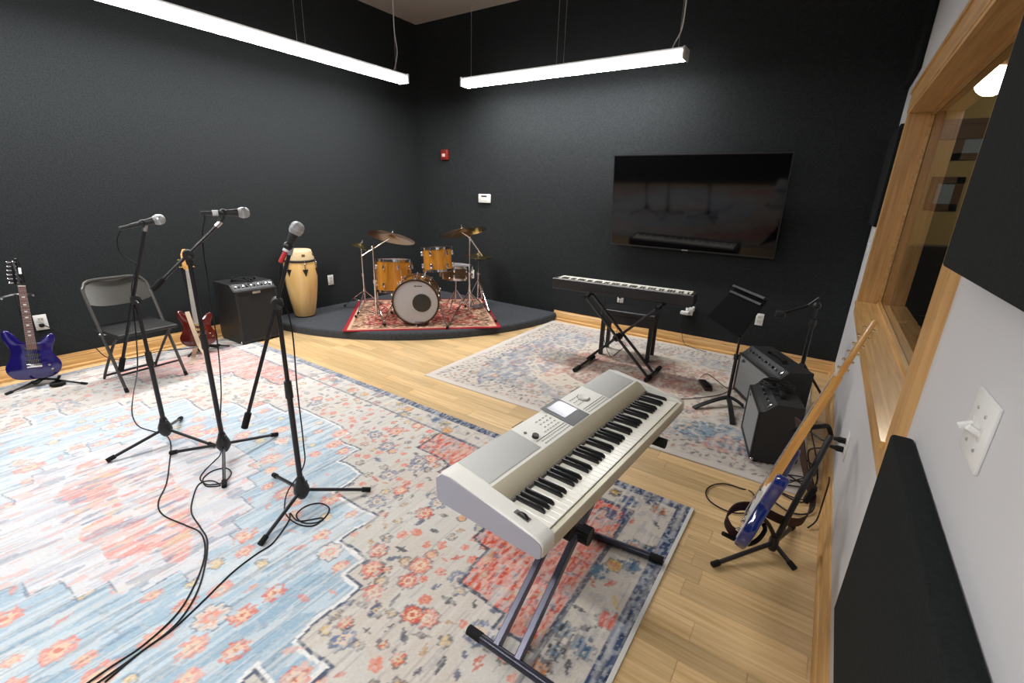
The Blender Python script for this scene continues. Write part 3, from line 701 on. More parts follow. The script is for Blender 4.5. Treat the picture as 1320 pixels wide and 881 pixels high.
# ================================================================== DIGITAL PIANO, STAND, BENCH
m_satin=simple('satin_black',(.010,.010,.011),.45)
DPX,DPY,DPZ,DYAW,DL,DW,DH=-2.077,3.738,.640,.0765,1.264,.225,.098
dp=thing('digital_piano','slim black digital piano with its back to the room on an X stand','digital piano',(DPX,DPY,DPZ),DYAW)
MB().slab([(0,.01),(.01,0),(DW,0),(DW,.048),(.05,.056),(.040,.094),(.012,.100),(0,.094)],0,1,0,Matrix(((0,DL,0,0),(1,0,0,0),(0,0,1,0),(0,0,0,1)))).build('case',m_satin,dp)
for x0,x1 in ((0,.030),(DL-.030,DL)):
    MB().slab([(.03,.04),(DW+.002,.03),(DW+.002,.078),(.22,.090),(.03,.100)],0,1,0,Matrix(((0,x1-x0,0,x0),(1,0,0,0),(0,0,1,0),(0,0,0,1)))).build('end_cheek',m_satin,dp)
dk=(DL-.064)/52; wv=MB(); bv=MB(); st=5  # from the player's side the order runs right to left
for i in range(52):
    u=DL-.032-dk*(i+.5); wv.box((u,.125,.089),(dk-.0014,.15,.020),None)
    if names[(st+i)%7] not in 'EB' and i<51: bv.box((u-dk/2,.080,.101),(.0115,.060,.008),None)
wv.build('white_keys',m_ivory,dp,kind='stuff'); bv.build('black_keys',m_ebony,dp,kind='stuff')
for x,wd in ((.43,.05),(.55,.02),(.60,.02),(.66,.012)): MB().bx(x,x+wd,-.003,0,.020,.032).build('socket',m_blackp,dp)
t=thing('keyboard_stand','black folding X stand with thin tubes carrying the black digital piano','keyboard stand',(-1.36,3.74,.007))
ft=[[fl(741,477,.027),fl(768,458,.027)],[fl(833,490,.027),fl(845,479,.027)]]
ft[0][1]=ft[0][0]+(ft[0][1]-ft[0][0]).normalized()*.42; ft[1]=[ft[1][0],ft[1][0]+Vector((.0,.36,0))]
for a,b in ft:
    a,b=loc(a,t),loc(b,t); o=MB().cyl(a,b,.013,n=12).build('foot_bar',m_black,t)
    dd=(b-a).normalized(); MB().cyl(a-dd*.01,a+dd*.09,.019,n=12).build('rubber_cap',m_rubber,o); MB().cyl(b-dd*.09,b+dd*.01,.019,n=12).build('rubber_cap',m_rubber,o)
xl,xr=-1.655,-1.053
for yy in (3.66,3.80):
    MB().cyl(Vector((xr,yy,.026))-t.location,Vector((-1.70,yy+.02,DPZ-.013))-t.location,.0125,n=10).build('brace',m_black,t)
MB().cyl(Vector((xl,3.74,.026))-t.location,Vector((-1.05,3.76,DPZ-.013))-t.location,.0125,n=10).build('brace',m_black,t)
pv=Vector((-1.375,3.73,.30))-t.location
MB().cyl(pv+Vector((0,-.12,0)),pv+Vector((0,.12,0)),.012).cyl(pv+Vector((0,-.045,0)),pv+Vector((0,.03,0)),.034,n=18).build('pivot',m_black,t)
for x in (-1.70,-1.05):
    o=MB().cyl(Vector((x,3.68,DPZ-.014))-t.location,Vector((x,4.06,DPZ-.014))-t.location,.0125,n=10).build('support_arm',m_black,t)
    MB().cyl(Vector((x,3.665,DPZ-.018))-t.location,Vector((x,3.74,DPZ-.018))-t.location,.018,n=12).build('rubber_cap',m_rubber,o)
BX,BY,BYAW,BL,BW,BH=-1.651,3.982,.135,.485,.275,.455
m_vinyl=simple('black_vinyl',(.012,.012,.013),.3,bump=.1,scale=120)
t=thing('piano_bench','black padded piano bench with square legs behind the black piano','bench',(BX,BY,.008),BYAW)
MB().box((BL/2,BW/2,BH-.025),(BL+.03,BW+.02,.055),None,.014,3).build('cushion',m_vinyl,t)
MB().bx(.0,BL,.0,BW,BH-.125,BH-.052).build('seat_box',m_satin,t)
for x in (.018,BL-.018):
    for y in (.018,BW-.018): MB().bx(x-.018,x+.018,y-.018,y+.018,0,BH-.12).build('leg',m_satin,t)

# ================================================================== MICROPHONE STANDS, MICROPHONES, CABLES
m_grille=simple('mic_grille',(.42,.43,.44),.35,.9,var=.35,scale=700,bump=.8)
m_red=simple('red_tape',(.55,.03,.04),.5); m_whitetape=simple('white_tape',(.7,.7,.7),.5)
m_standb=simple('stand_black',(.018,.018,.022),.32,.2)
def mic_stand(label,hub,tips,jpx,lowpx,tippx,thk=.0095,grip=.06):
    g=Vector((hub[0],hub[1],.0075)); t=thing('microphone_stand',label,'microphone stand',g)
    for p in tips:
        q=Vector((p[0],p[1],.021))-g; o=MB().cyl(Vector((0,0,.095)),q,.0085,n=10).build('leg',m_standb,t)
        d=(q-Vector((0,0,.095))).normalized(); MB().cyl(q-d*.035,q+d*.006,.0125,n=12).build('rubber_foot',m_rubber,o)
    MB().lathe([(.016,.050),(.024,.060),(.036,.085),(.034,.110),(.022,.140),(.016,.165)],18).build('hub',m_blackp,t)
    MB().tube(cr([(.02,.0,.13),(.045,.0,.15),(.05,0,.165)],4),.006,8).build('thumb_screw',m_blackp,t)
    j=up(*jpx,*hub); jz=j.z
    MB().cyl((0,0,.05),(0,0,jz*.62),.0125,n=14).build('lower_tube',m_standb,t)
    MB().cyl((0,0,jz*.62-.05),(0,0,jz*.62+.03),.017,.0155,14).build('height_clutch',m_blackp,t)
    MB().cyl((0,0,jz*.62),(0,0,jz-.02),.0095,n=12).build('upper_tube',m_standb,t)
    J=Vector((0,0,jz)); a=up(*lowpx,*hub)-g; b=up(*tippx,*hub)-g
    nv=Vector((hub[0],hub[1],0)).normalized()*-.03
    MB().cyl(J+Vector((0,0,-.05)),J+Vector((0,0,-.005)),.014,.018).cyl(J-nv*.6,J+nv*1.3,.024,n=18).build('boom_clutch',m_blackp,t)
    MB().tube([J+nv*1.3,J+nv*1.6],.012,10).tube([J+nv*1.6+Vector((-.025,0,.012)),J+nv*1.6+Vector((.025,0,-.012))],.006,8).build('wing_bolt',m_blackp,t)
    off=nv*.55
    a+=off; b+=off
    MB().cyl(a,b,thk*.8,n=12).build('boom_arm',m_standb,t)
    d=(b-a).normalized(); MB().cyl(a-d*.01,a+d*grip,.0135,n=12).build('boom_grip',m_rubber,t)
    MB().cyl(b-d*.02,b+d*.012,.011,n=12).build('thread_collar',m_steel,t)
    return t,b+g,d
def microphone(label,tail,head,tape=None,band=False,clip_t=None,clip_from=None):
    tail=Vector(tail); head=Vector(head); d=head-tail; L=.165; ctr=(tail+head)/2
    d.normalize(); c=d.to_track_quat('Z','Y').to_matrix().to_4x4()
    t=thing('microphone',label,'microphone',tail); t.matrix_world=Matrix.Translation(tail)@c
    Lh=(head-tail).length
    MB().lathe([(.008,0),(.0115,.004),(.0125,Lh*.35),(.0175,Lh-.045),(.0195,Lh-.030),(.0195,Lh-.022)],20).build('handle',m_blackp,t)
    MB().lathe([(.019,Lh-.030),(.0235,Lh-.024),(.0262,Lh-.014),(.0268,Lh-.004),(.0255,Lh+.007),(.0205,Lh+.016),(.011,Lh+.0215),(.0001,Lh+.023)],22).build('grille',m_grille,t)
    MB().lathe([(.0268,Lh-.013),(.0274,Lh-.006)],22).build('grille_band',m_steel,t)
    MB().lathe([(.0085,-.045),(.0095,-.04),(.0095,.002),(.006,.004)],14).build('plug',m_blackp if not tape else m_red,t)
    if tape or band: MB().lathe([(.0135,.004),(.0135,.028)],16).build('tape_band',m_whitetape,t)
    return t
HA,HB,HC=(-2.993,.831),(-2.553,.951),(-1.839,.976)
def tri(h,angs,r=.31): return [(h[0]+r*math.cos(math.radians(a)),h[1]+r*math.sin(math.radians(a))) for a in angs]
sA,bA,dA=mic_stand('black boom microphone stand standing in front of the folding chair',HA,[fl(140,598)[:2]]+tri(HA,[27,147],.30),(180,387),(156,474),(187,293),.010)
sB,bB,dB=mic_stand('black boom microphone stand with the boom angled up in front of the red bass',HB,[fl(222,588)[:2],fl(357,564)[:2],fl(290,631)[:2]],(250,330),(199,371),(282,288))
sC,bC,dC=mic_stand('black boom microphone stand nearest the white keyboard holding the red-taped microphone',HC,[fl(354,617)[:2],fl(476,636)[:2],fl(337,706)[:2]],(366,392),(316,547),(374,322))
def mp(px,py,h,k=0.55):
    n=Vector((h[0],h[1],0)).normalized()*-.03*k
    return up(px,py,*h)+n
def clip(t,b,mid):
    b=b-t.location; m=mid-t.location
    MB().tube([b,b*.4+m*.6+Vector((0,0,-.008)),m+Vector((0,0,-.006))],[.010,.012,.013],10).ball(m,.019,14).build('microphone_clip',m_blackp,t)
mA=(mp(167,291.5,HA),mp(206,282.5,HA)); mB=(mp(272,274.5,HB),mp(315,274,HB)); mC=(mp(367.5,325,HC),mp(383,293,HC))
clip(sA,bA,mA[0].lerp(mA[1],.42)); clip(sB,bB,mB[0].lerp(mB[1],.35)); clip(sC,bC,mC[0].lerp(mC[1],.25))
microphone('black vocal microphone with silver grille on the stand by the folding chair',*mA)
microphone('black vocal microphone with silver grille and white band held level by the raised boom',*mB,band=True)
microphone('black vocal microphone with silver grille and red tape at its tail',*mC,tape=True)
def cable(name,pts,label,r=.0032,grp=None,n=8,cat='cable'):
    o=MB().tube(cr(pts,n),r,7).build(name,m_cable); return tag(o,label,cat,grp)
ZR=.0105
def F(*ps): return [fl(x,y,ZR) for x,y in ps]
def onpole(h,z,k,r=.016):  # beside the pole
    return Vector((h[0]+r*math.cos(k),h[1]+r*math.sin(k),z))
tA=mA[0]-(mA[1]-mA[0]).normalized()*.043
nA=Vector((HA[0],HA[1],0)).normalized()*.0
cable('microphone_cable',[tA,up(156,296,*HA),up(151,308,*HA),up(153,322,*HA),up(163,333,*HA),up(176,341,*HA),up(181,352,*HA)+Vector((.01,-.03,0)),up(176,370,*HA)+Vector((.03,-.03,0)),up(172,400,*HA),up(176,440,*HA),up(177,478,*HA)]+[fl(172,508,.06),fl(170,532,.015)]+F((178,549),(196,556),(212,560),(220,572),(218,600),(214,625),(204,648),(210,664),(238,677),(257,686),(264,702),(262,725),(250,756),(228,792),(185,832),(140,862),(100,890)),'black cable trailing from the microphone by the folding chair',grp='microphone cables')
tB=mB[0]-(mB[1]-mB[0]).normalized()*.043
cable('microphone_cable',[tB,up(264,280,*HB),up(261,300,*HB),up(263,330,*HB),up(268,362,*HB),up(272,395,*HB),up(280,440,*HB),up(285,500,*HB),onpole(HB,.22,-.4,.03)]+[fl(285,583,.05)]+F((276,595),(263,608),(258,618),(268,625),(288,622),(298,611),(292,604),(275,607),(262,617),(266,627),(284,626),(272,620),(256,625),(248,645),(247,662),(258,680),(267,697),(264,730),(252,768),(226,806),(180,842),(120,885)),'black cable running down from the level microphone on raised boom',grp='microphone cables')
tC=mC[0]-(mC[1]-mC[0]).normalized()*.043
cable('microphone_cable',[tC,up(361,345,*HC),up(360,368,*HC),up(366,385,*HC),up(377,430,*HC),up(383,500,*HC),up(391,570,*HC),onpole(HC,.24,.3,.03),fl(372,632,.06)]+F((367,650),(369,664),(384,676),(404,678),(420,666),(424,655),(412,649),(394,653),(382,664),(390,674),(408,674),(415,668),(385,672),(374,662),(372,672),(352,700),(330,715),(300,738),(262,775),(222,812),(180,842),(135,880)),'black cable leading from the red-taped microphone across the rug',grp='microphone cables')

# ================================================================== FOLDING CHAIR
m_chair=simple('chair_grey_metal',(.085,.082,.075),.35,.4); m_chairb=simple('chair_vinyl',(.014,.014,.014),.5)
t=thing('folding_chair','grey metal folding chair with black seat by the left wall','chair',(-4.235,1.115,.008),math.radians(6))
wd=.20
ft_,tp_=(.215,0,.0),(-.13,0,.775)
def fr(z): k=z/.775; return .215+(-.13-.215)*k
side=lambda s:[(fr(.010),s*wd,.010),(fr(.42),s*wd,.42),(fr(.68),s*wd,.68)]
path=side(-1)+[(fr(.735),-wd*.93,.735),(fr(.772),-wd*.72,.772),(fr(.777),0,.777),(fr(.772),wd*.72,.772),(fr(.735),wd*.93,.735)]+side(1)[::-1]
MB().tube(cr(path,6),.011,10).build('main_frame',m_chair,t)
bkp=[]; v=[];f=[]
nb=12
for i in range(nb+1):
    y=-wd*.97+2*wd*.97*i/nb; sag=-.03*(1-(2*i/nb-1)**2)
    hi=.765-.035*abs(2*i/nb-1)**4; lo=.585+.03*abs(2*i/nb-1)**3
    for z,dx in((hi,.006),(lo,.006),(lo,-.008),(hi,-.008)): v.append((fr(z)+sag+dx,y,z))
for i in range(nb):
    for k in range(4): f.append((i*4+k,i*4+(k+1)%4,i*4+4+(k+1)%4,i*4+4+k))
f+=[(0,1,2,3),tuple(nb*4+k for k in(3,2,1,0))]
MB().add(v,f).build('backrest',m_chair,t)
MB().box((.06,0,.425),(.40,.385,.028),None,.012,3).build('seat',m_chairb,t)
for s in(-1,1):
    MB().tube(cr([(.20,s*(wd-.025),.405),(.12,s*(wd-.025),.35),(-.12,s*(wd-.025),.10),(-.195,s*(wd-.025),.010)],5),.0095,8).build('rear_leg',m_black,t)
    MB().cyl((fr(.41),s*(wd+.014),.41),(fr(.41),s*(wd-.04),.41),.009,n=10).build('rivet',m_steel,t)
    MB().cyl((fr(.0),s*wd,0),(fr(.03),s*wd,.03),.013,n=10).build('foot_cap',m_rubber,t)
MB().cyl((-.178,-wd+.025,.035),(-.178,wd-.025,.035),.009,n=8).build('crossbar',m_black,t)
MB().cyl((fr(.12),-wd,.12),(fr(.12),wd,.12),.008,n=8).build('crossbar',m_black,t)

# ================================================================== GUITARS
def frame(B,T,N):
    """local z from B to T, local -y along the face normal N"""
    B,T,N=Vector(B),Vector(T),Vector(N); Z=(T-B).normalized(); Y=-(N-Z*N.dot(Z)).normalized(); X=Y.cross(Z)
    return Matrix(((X.x,Y.x,Z.x,B.x),(X.y,Y.y,Z.y,B.y),(X.z,Y.z,Z.z,B.z),(0,0,0,1)))
STRAT=[(0,0),(.07,.003),(.125,.025),(.158,.075),(.158,.13),(.130,.185),(.118,.225),(.128,.275),(.145,.325),(.138,.362),(.115,.366),(.085,.345),(.055,.315),(.034,.300),(-.034,.305),(-.055,.325),(-.080,.365),(-.110,.405),(-.140,.415),(-.155,.385),(-.150,.335),(-.128,.275),(-.120,.225),(-.135,.175),(-.160,.120),(-.158,.070),(-.125,.022),(-.07,.003)]
def guitar(name,label,B,T,N,length,mbody,mneck,mboard,mhead,mhard,nstr=6,scale=.648,sx=1.0,logo=False,pick=None,inlay=True,bridge_z=.115,pups=((.155,.084),(.20,.084),(.255,.084)),mpick=None,knobs=((.085,.11),(.10,.075)),inline=True):
    t=thing(name,label,'guitar'); t.matrix_world=frame(B,T,N)
    k=(Vector(T)-Vector(B)).length/length; t.scale=(k,k,k)
    out=cr([(x*sx,z,0) for x,z in STRAT],4,True); out=[(p.x,p.y) for p in out]
    MB().slab(out,0,.044,.008).build('body',mbody,t,50)
    nut=bridge_z+scale; hb=.022*sx if nstr==6 else .019
    nk=.0215 if nstr==6 else .020
    v=[(-.029,-.006,.265),(.029,-.006,.265),(.029,.020,.265),(-.029,.020,.265),(-nk,-.006,nut),(nk,-.006,nut),(nk*.8,.016,nut),(-nk*.8,.016,nut)]
    MB().add(v,[(0,1,2,3),(4,7,6,5),(0,4,5,1),(1,5,6,2),(2,6,7,3),(3,7,4,0)]).build('neck',mneck,t)
    v=[(-.029,-.012,.25),(.029,-.012,.25),(.029,-.006,.25),(-.029,-.006,.25),(-nk,-.011,nut),(nk,-.011,nut),(nk,-.006,nut),(-nk,-.006,nut)]
    fb=MB().add(v,[(0,1,2,3),(4,7,6,5),(0,4,5,1),(1,5,6,2),(2,6,7,3),(3,7,4,0)]).build('fretboard',mboard,t)
    for i in range(1,23):
        z=nut-scale*(1-2**(-i/12)); w_=nk+(.029-nk)*(nut-z)/(nut-.25)
        if z>.252: MB().bx(-w_,w_,-.0135,-.011,z-.001,z+.001).build('fret',m_steel,fb)
    if inlay:
        for i in (3,5,7,9,12,15,17):
            z=nut-scale*(1-2**(-(i-.5)/12)); MB().box((0,-.0122,z),(.018,.001,.010)).build('inlay',m_white,fb)
    MB().bx(-nk,nk,-.014,-.004,nut-.002,nut+.004).build('nut',m_offw,t)
    hl=length-nut
    if inline: hp=[(-nk,nut),(nk,nut),(nk+.004,nut+.03),(.016,nut+hl*.7),(.004,nut+hl),(-.024,nut+hl*.97),(-.040,nut+hl*.8),(-.042,nut+.03)]
    else: hp=[(-nk,nut),(nk,nut),(.042,nut+.03),(.040,nut+hl*.75),(.018,nut+hl*.88),(.01,nut+hl),(-.018,nut+hl*.98),(-.040,nut+hl*.75),(-.042,nut+.03)]
    hd=MB().slab(hp,-.004,.012,.002).build('headstock',mhead,t)
    for i in range(nstr):
        if inline: z=nut+.028+i*(hl-.06)/5; x=-.030-.004*math.sin(i); s=-1
        else: s=-1 if i%2 else 1; z=nut+.035+(i//2)*(hl*.34); x=s*.032
        MB().cyl((x+s*-.012,-.016,z),(x+s*-.012,.022,z),.0045,n=8).tube([(x,.008,z),(x+s*.022,.008,z)],.004,8).box((x+s*.030,.008,z),(.018,.008,.014),None,.003).build('tuner',mhard,hd)
    if logo: MB().box((.004,-.0046,nut+hl*.55),(.016,.001,.05),Matrix.Rotation(.0,4,'Y')).build('logo_plate',m_white,hd)
    for i in range(nstr):
        f_=(i/(nstr-1)-.5); MB().tube([(f_*.052,-.016,bridge_z),(f_*nk*1.7,-.0145,nut)],.0006 if nstr==6 else .0012,5).build('string',m_steel,t)
    MB().box((0,-.006,bridge_z),(.088 if nstr==6 else .07,.012,.030),None,.003).build('bridge',mhard,t)
    for z,w_ in pups: MB().box((0,-.005,z),(w_,.010,.022 if nstr==6 else .03),None,.004).build('pickup',pick or m_blackp,t)
    if mpick: MB().slab([(-.03,.265),(-.02,.14),(.03,.13),(.10,.11),(.125,.055),(.05,.02),(.035,.265)][::-1] if False else [(-.09,.33),(-.05,.29),(.05,.28),(.085,.31),(.10,.25),(.095,.19),(.13,.11),(.115,.05),(.06,.10),(-.05,.13),(-.09,.22)],-.0025,0,0).build('pickguard',mpick,t)
    for x,z in knobs: MB().cyl((x*sx,0,z),(x*sx,-.016,z),.009,.008,14).build('knob',mhard,t)
    return t
m_purple=simple('blue_purple_gloss',(.010,.006,.11),.12,.1,var=.15,scale=12,coat=1)
m_redg=simple('red_gloss_wood',(.085,.007,.005),.15,var=.4,scale=30,coat=1)
m_blueg=simple('blue_gloss',(.008,.022,.15),.15,var=.1,coat=1)
m_rose=simple('rosewood',(.16,.075,.055),.5,var=.3,scale=60)
m_maple=wood('maple_neck',srgb(198,140,70),srgb(226,176,104),(60,60,4),.3,.5,False)
m_paleb=simple('speckled_fretboard',(.40,.37,.32),.5,var=.7,scale=160)
m_blackg=simple('black_gloss',(.010,.010,.012),.12,coat=1)
# --- blue-purple guitar by the left wall
B=up(48,491,-4.60,.62)+Vector((0,0,.012)); T=up(22,333,-4.74,.62)
guitar('electric_guitar','blue-purple electric guitar with black headstock standing by the left wall',B,T,(1,-.12,.2),.985,m_purple,m_rose,m_rose,m_blackg,m_chrome,logo=True,sx=1.0)
t=thing('guitar_stand','low black tubular guitar stand under the blue-purple guitar','guitar stand',(-4.60,.63,.0075))
for p in (fl(7,509,.012),fl(112,495,.012)):
    q=p-t.location; o=MB().tube([(-.05,0,.045),q],[.008,.007],8).build('leg',m_black,t); MB().cyl(q-(q-Vector((-.05,0,.045))).normalized()*.04,q,.0105,n=10).build('rubber_foot',m_rubber,o)
MB().tube([(-.05,0,.045),(-.20,.02,.012)],.008,8).build('leg',m_black,t)
MB().tube([(-.05,0,.03),(-.13,.005,.30),(-.195,.012,.66)],.0085,8).build('upright',m_black,t)
MB().tube(cr([(.055,-.075,.070),(.05,-.06,.045),(.0,-.03,.040),(-.04,0,.040),(.0,.03,.040),(.05,.06,.045),(.055,.075,.070)],5),.009,8).build('cradle',m_rubber,t)
MB().tube(cr([(-.125,-.07,.65),(-.16,-.06,.655),(-.195,.012,.66),(-.16,.08,.655),(-.125,.09,.65)],5),.0065,8).build('neck_yoke',m_steel,t)
o=MB().lathe([(.035,0),(.045,.006),(.045,.022),(.03,.03),(.028,.022),(.028,.006)],20,Matrix.Translation((.07,.05,.002))).build('coiled_foot_strap',m_rubber,t)
# --- red bass by the left wall
B=up(259,448,-4.46,1.63)+Vector((0,0,.012)); T=up(237,321,-4.66,1.60)
bass=guitar('bass_guitar','glossy red bass guitar with gold hardware and pale strap beside the black amplifier',B,T,(1,-.35,.2),1.08,m_redg,m_maple,m_paleb,m_maple,m_gold,nstr=4,scale=.72,sx=1.08,inlay=False,bridge_z=.13,pups=((.19,.07),(.245,.07)),pick=m_gold,knobs=((.10,.135),(.12,.10)),inline=False)
m_strap=simple('cream_strap',(.52,.40,.28),.8,var=.1)
Mi=bass.matrix_world.inverted()
bpy.context.view_layer.update(); Mi=bass.matrix_world.inverted()
sp=[onp(241,402,B+Vector((.03,0,0)),(1,-.35,.2)),onp(246,416,B+Vector((.045,0,0)),(1,-.35,.2)),onp(252,432,B+Vector((.05,0,0)),(1,-.35,.2)),onp(258,447,B+Vector((.06,0,0)),(1,-.35,.2)),fl(266,460,.03),fl(264,468,.012)]
MB().ribbon([Mi@p for p in cr(sp,5)],.042,.004,Mi.to_3x3()@Vector((.2,1,0))).build('strap',m_strap,bass)
sp=[fl(252,449,.12),fl(250,457,.05),fl(249,465,.012),fl(247,470,.011)]
MB().ribbon([Mi@p for p in cr(sp,5)],.045,.004,Mi.to_3x3()@Vector((.2,1,0))).build('strap_tail',m_strap,bass)
t=thing('guitar_stand','black tall guitar stand behind the red bass','guitar stand',(-4.60,1.68,.0075))
MB().tube([(.0,0,.04),(-.03,-.0,.45),(-.07,-.01,.80)],.013,10).build('upright',m_black,t)
for p in ((.13,-.16,.009),(.10,.20,.009),(-.19,.02,.009)): MB().tube([(0,0,.05),p],[.010,.008],8).build('leg',m_black,t)
MB().tube(cr([(.17,-.09,.07),(.16,-.07,.045),(.06,-.03,.045),(0,0,.05),(.06,.03,.045),(.16,.07,.045),(.17,.09,.07)],5),.009,8).build('cradle',m_rubber,t)
MB().tube(cr([(.03,-.05,.80),(-.03,-.045,.80),(-.07,-.01,.80),(-.03,.03,.80),(.03,.035,.80)],5),.010,8).build('neck_yoke',m_rubber,t)
# --- blue guitar with maple neck by the right wall
B=Vector((-.078,1.862,.135)); T=Vector((.185,2.012,1.095))
g3=guitar('electric_guitar','blue electric guitar with maple neck seen edge-on leaning by the right wall',B,T,(-1,.07,.25),.985,m_blueg,m_maple,m_maple,m_maple,m_chrome,inlay=False,mpick=m_white,sx=.95,pick=m_white)
bpy.context.view_layer.update(); Mi=g3.matrix_world.inverted()
m_strapd=simple('dark_red_strap',(.035,.010,.012),.7,var=.6,scale=40)
sp=[Vector((.045,2.10,.62)),Vector((.075,2.14,.50)),Vector((.115,2.19,.36)),Vector((.150,2.215,.27)),Vector((.175,2.215,.20)),Vector((.155,2.16,.125)),Vector((.085,2.10,.13)),Vector((.005,2.02,.19)),Vector((-.055,1.95,.235)),Vector((-.105,1.90,.235)),Vector((-.125,1.86,.20)),Vector((-.100,1.85,.16)),Vector((-.075,1.862,.142))]
pts=cr(sp,6); MB().ribbon([Mi@p for p in pts],.050,.004,[Mi.to_3x3()@(Vector((.35,-.5,0)).lerp(Vector((.1,-.15,1)),min(1,max(0,(i-14)/16)))) for i in range(len(pts))]).build('strap',m_strapd,g3)
MB().box(Mi@Vector((.158,2.213,.235)),(.05,.024,.085),None,.008).build('strap_pad',m_rubber,g3)
t=thing('guitar_stand','black tubular guitar stand holding the blue guitar by the right wall','guitar stand',(.055,2.04,0))
hub=fl(997,700,.05)-t.location
for p in (fl(919,728,.011),fl(1024,733,.011),Vector((.13,2.26,.011))):
    q=p-t.location; o=MB().tube([hub,q],[.010,.0095],10).build('leg',m_black,t); d=(q-hub).normalized(); MB().cyl(q-d*.03,q+d*.004,.0125,n=10).build('rubber_foot',m_rubber,o)
top=Vector((.175,2.235,.53))-t.location
MB().tube([hub+Vector((0,0,-.02)),hub.lerp(top,.5),top],.0125,12).build('upright',m_black,t)
MB().lathe([(.016,-.035),(.02,-.02),(.02,.02),(.016,.035)],14,Matrix.Translation(hub)).build('hub',m_blackp,t)
yk=[top,top+Vector((-.02,-.02,.045)),Vector((.12,2.13,.60))-t.location,Vector((.07,2.06,.605))-t.location,Vector((.035,2.03,.60))-t.location,Vector((.02,2.0,.61))-t.location]
MB().tube(cr(yk,5),.0095,10).build('neck_yoke',m_rubber,t)
cr1=[hub+Vector((0,.0,.03)),Vector((.02,2.0,.16))-t.location,Vector((-.02,1.965,.185))-t.location,Vector((-.04,1.94,.16))-t.location]
MB().tube(cr(cr1,5),.0095,10).build('cradle_arm',m_black,t)
ck=[fl(932,688,.15)-t.location,fl(950,697,.115)-t.location,fl(962,702,.10)-t.location,fl(976,697,.105)-t.location,fl(986,684,.125)-t.location,fl(984,676,.15)-t.location]
MB().tube(cr(ck,5),.0095,10).build('cradle',m_rubber,t)

# ================================================================== AMPLIFIERS
m_tolex=simple('black_tolex',(.012,.012,.013),.55,var=.3,scale=300,bump=.5)
m_cloth=simple('silver_grille_cloth',(.22,.225,.225),.7,var=.25,scale=500,bump=.3)
m_dcloth=simple('black_grille_cloth',(.012,.012,.013),.85,var=.3,scale=400,bump=.3)
def amp(label,loc_,yaw,L,D,H,cloth,panel_m,handle=True,tilt=.03,panel='top'):
    """local x along the front face, local y into the cabinet"""
    t=thing('guitar_amplifier',label,'amplifier',loc_,yaw)
    sh=[(0,.012),(D,.012),(D,H),(.075,H),(.02,H-.055),(0,H-.06)]
    Mx=Matrix(((0,L,0,0),(1,0,0,0),(0,0,1,0),(0,0,0,1)))
    MB().slab(sh,0,1,0,Mx).build('cabinet',m_tolex,t)
    MB().bx(.022,L-.022,-.004,.004,.035,H-.072).build('grille_cloth',cloth,t)
    for a in [(.0,L,-.008,.004,.012,.034),(.0,L,-.008,.004,H-.074,H-.06),(0,.022,-.008,.004,.03,H-.065),(L-.022,L,-.008,.004,.03,H-.065)]:
        MB().bx(*a).build('front_frame',m_tolex,t)
    a=math.atan2(.055,.055); c=Vector((L/2,.0485,H-.0265))
    Mp=Matrix.Translation(c)@Matrix.Rotation(a,4,'X')
    pnl=MB().box((0,0,0),(L-.03,.070,.003),Mp).build('control_panel',panel_m,t)
    for i in range(9): MB().cyl((-L*.40+i*L*.088,0,.001),(-L*.40+i*L*.088,0,.016),.0085,.007,12,Mp).build('knob',m_chrome if i%2==0 else m_blackp,pnl)
    MB().box((L*.42,0,.006),(.03,.03,.012),Mp,.002).build('badge_plate',m_chrome,pnl)
    if handle: MB().tube(cr([(L/2-.11,D*.55,H),(L/2-.10,D*.55,H+.022),(L/2,D*.55,H+.032),(L/2+.10,D*.55,H+.022),(L/2+.11,D*.55,H)],6),.012,8,flat=(1.3,.5)).build('handle',m_rubber,t)
    for x in (.02,L-.02):
        for y in (.025,D-.025): MB().lathe([(.016,0),(.018,.012),(.012,.0125)],12,Matrix.Translation((x,y,0))).build('rubber_foot',m_rubber,t)
    for x in (0,L):
        for y in (.004,D-.0): MB().ball((x,y,.02),.011,8).build('corner_cap',m_chrome,t)
    return t
a1=amp('black combo amplifier with long silver-grey grille and row of knobs by the music stand',(-.406,3.886,.0075),-1.029,.585,.235,.385,m_cloth,m_blackp)
MB().slab([(.05,.265),(.085,.30),(.12,.285),(.09,.27)],-.0065,-.003,0).build('script_badge',m_blackp,a1)
a2=amp('smaller black combo amplifier with silver-grey grille and coiled cable on top',(-.235,3.190,.0075),-1.316,.430,.215,.385,m_cloth,m_blackp,handle=True)
MB().slab([(.045,.27),(.07,.30),(.10,.285),(.07,.275)],-.0065,-.003,0).build('script_badge',m_blackp,a2)
a3=amp('black combo amplifier with black grille and small silver badge beside the conga','' or (-4.452,1.972,.0075),1.595,.405,.375,.575,m_dcloth,m_blackp)
MB().box((.20,-.010,.492),(.075,.004,.022),None,.001).build('badge',m_steel,a3)
def coil(name,c,r,turns,zt,label,wob=.25,grp=None,rad=.0036,seed=1):
    rg=random.Random(seed); pts=[]
    for i in range(turns*10):
        a=i*2*math.pi/10; rr_=r*(1+wob*(rg.random()-.5)); pts.append((c[0]+rr_*math.cos(a),c[1]+rr_*.8*math.sin(a),c[2]+rad+zt*(i/(turns*10))+rg.random()*.004))
    return cable(name,pts,label,rad,grp,4)
coil('coiled_cable',(-.085,3.035,.395),.085,4,.045,'black cable coiled on top of the smaller combo amplifier',seed=3)
coil('coiled_cable',(-4.62,2.13,.585),.10,3,.03,'black cables heaped on top of the amplifier beside the conga',.6,seed=5)

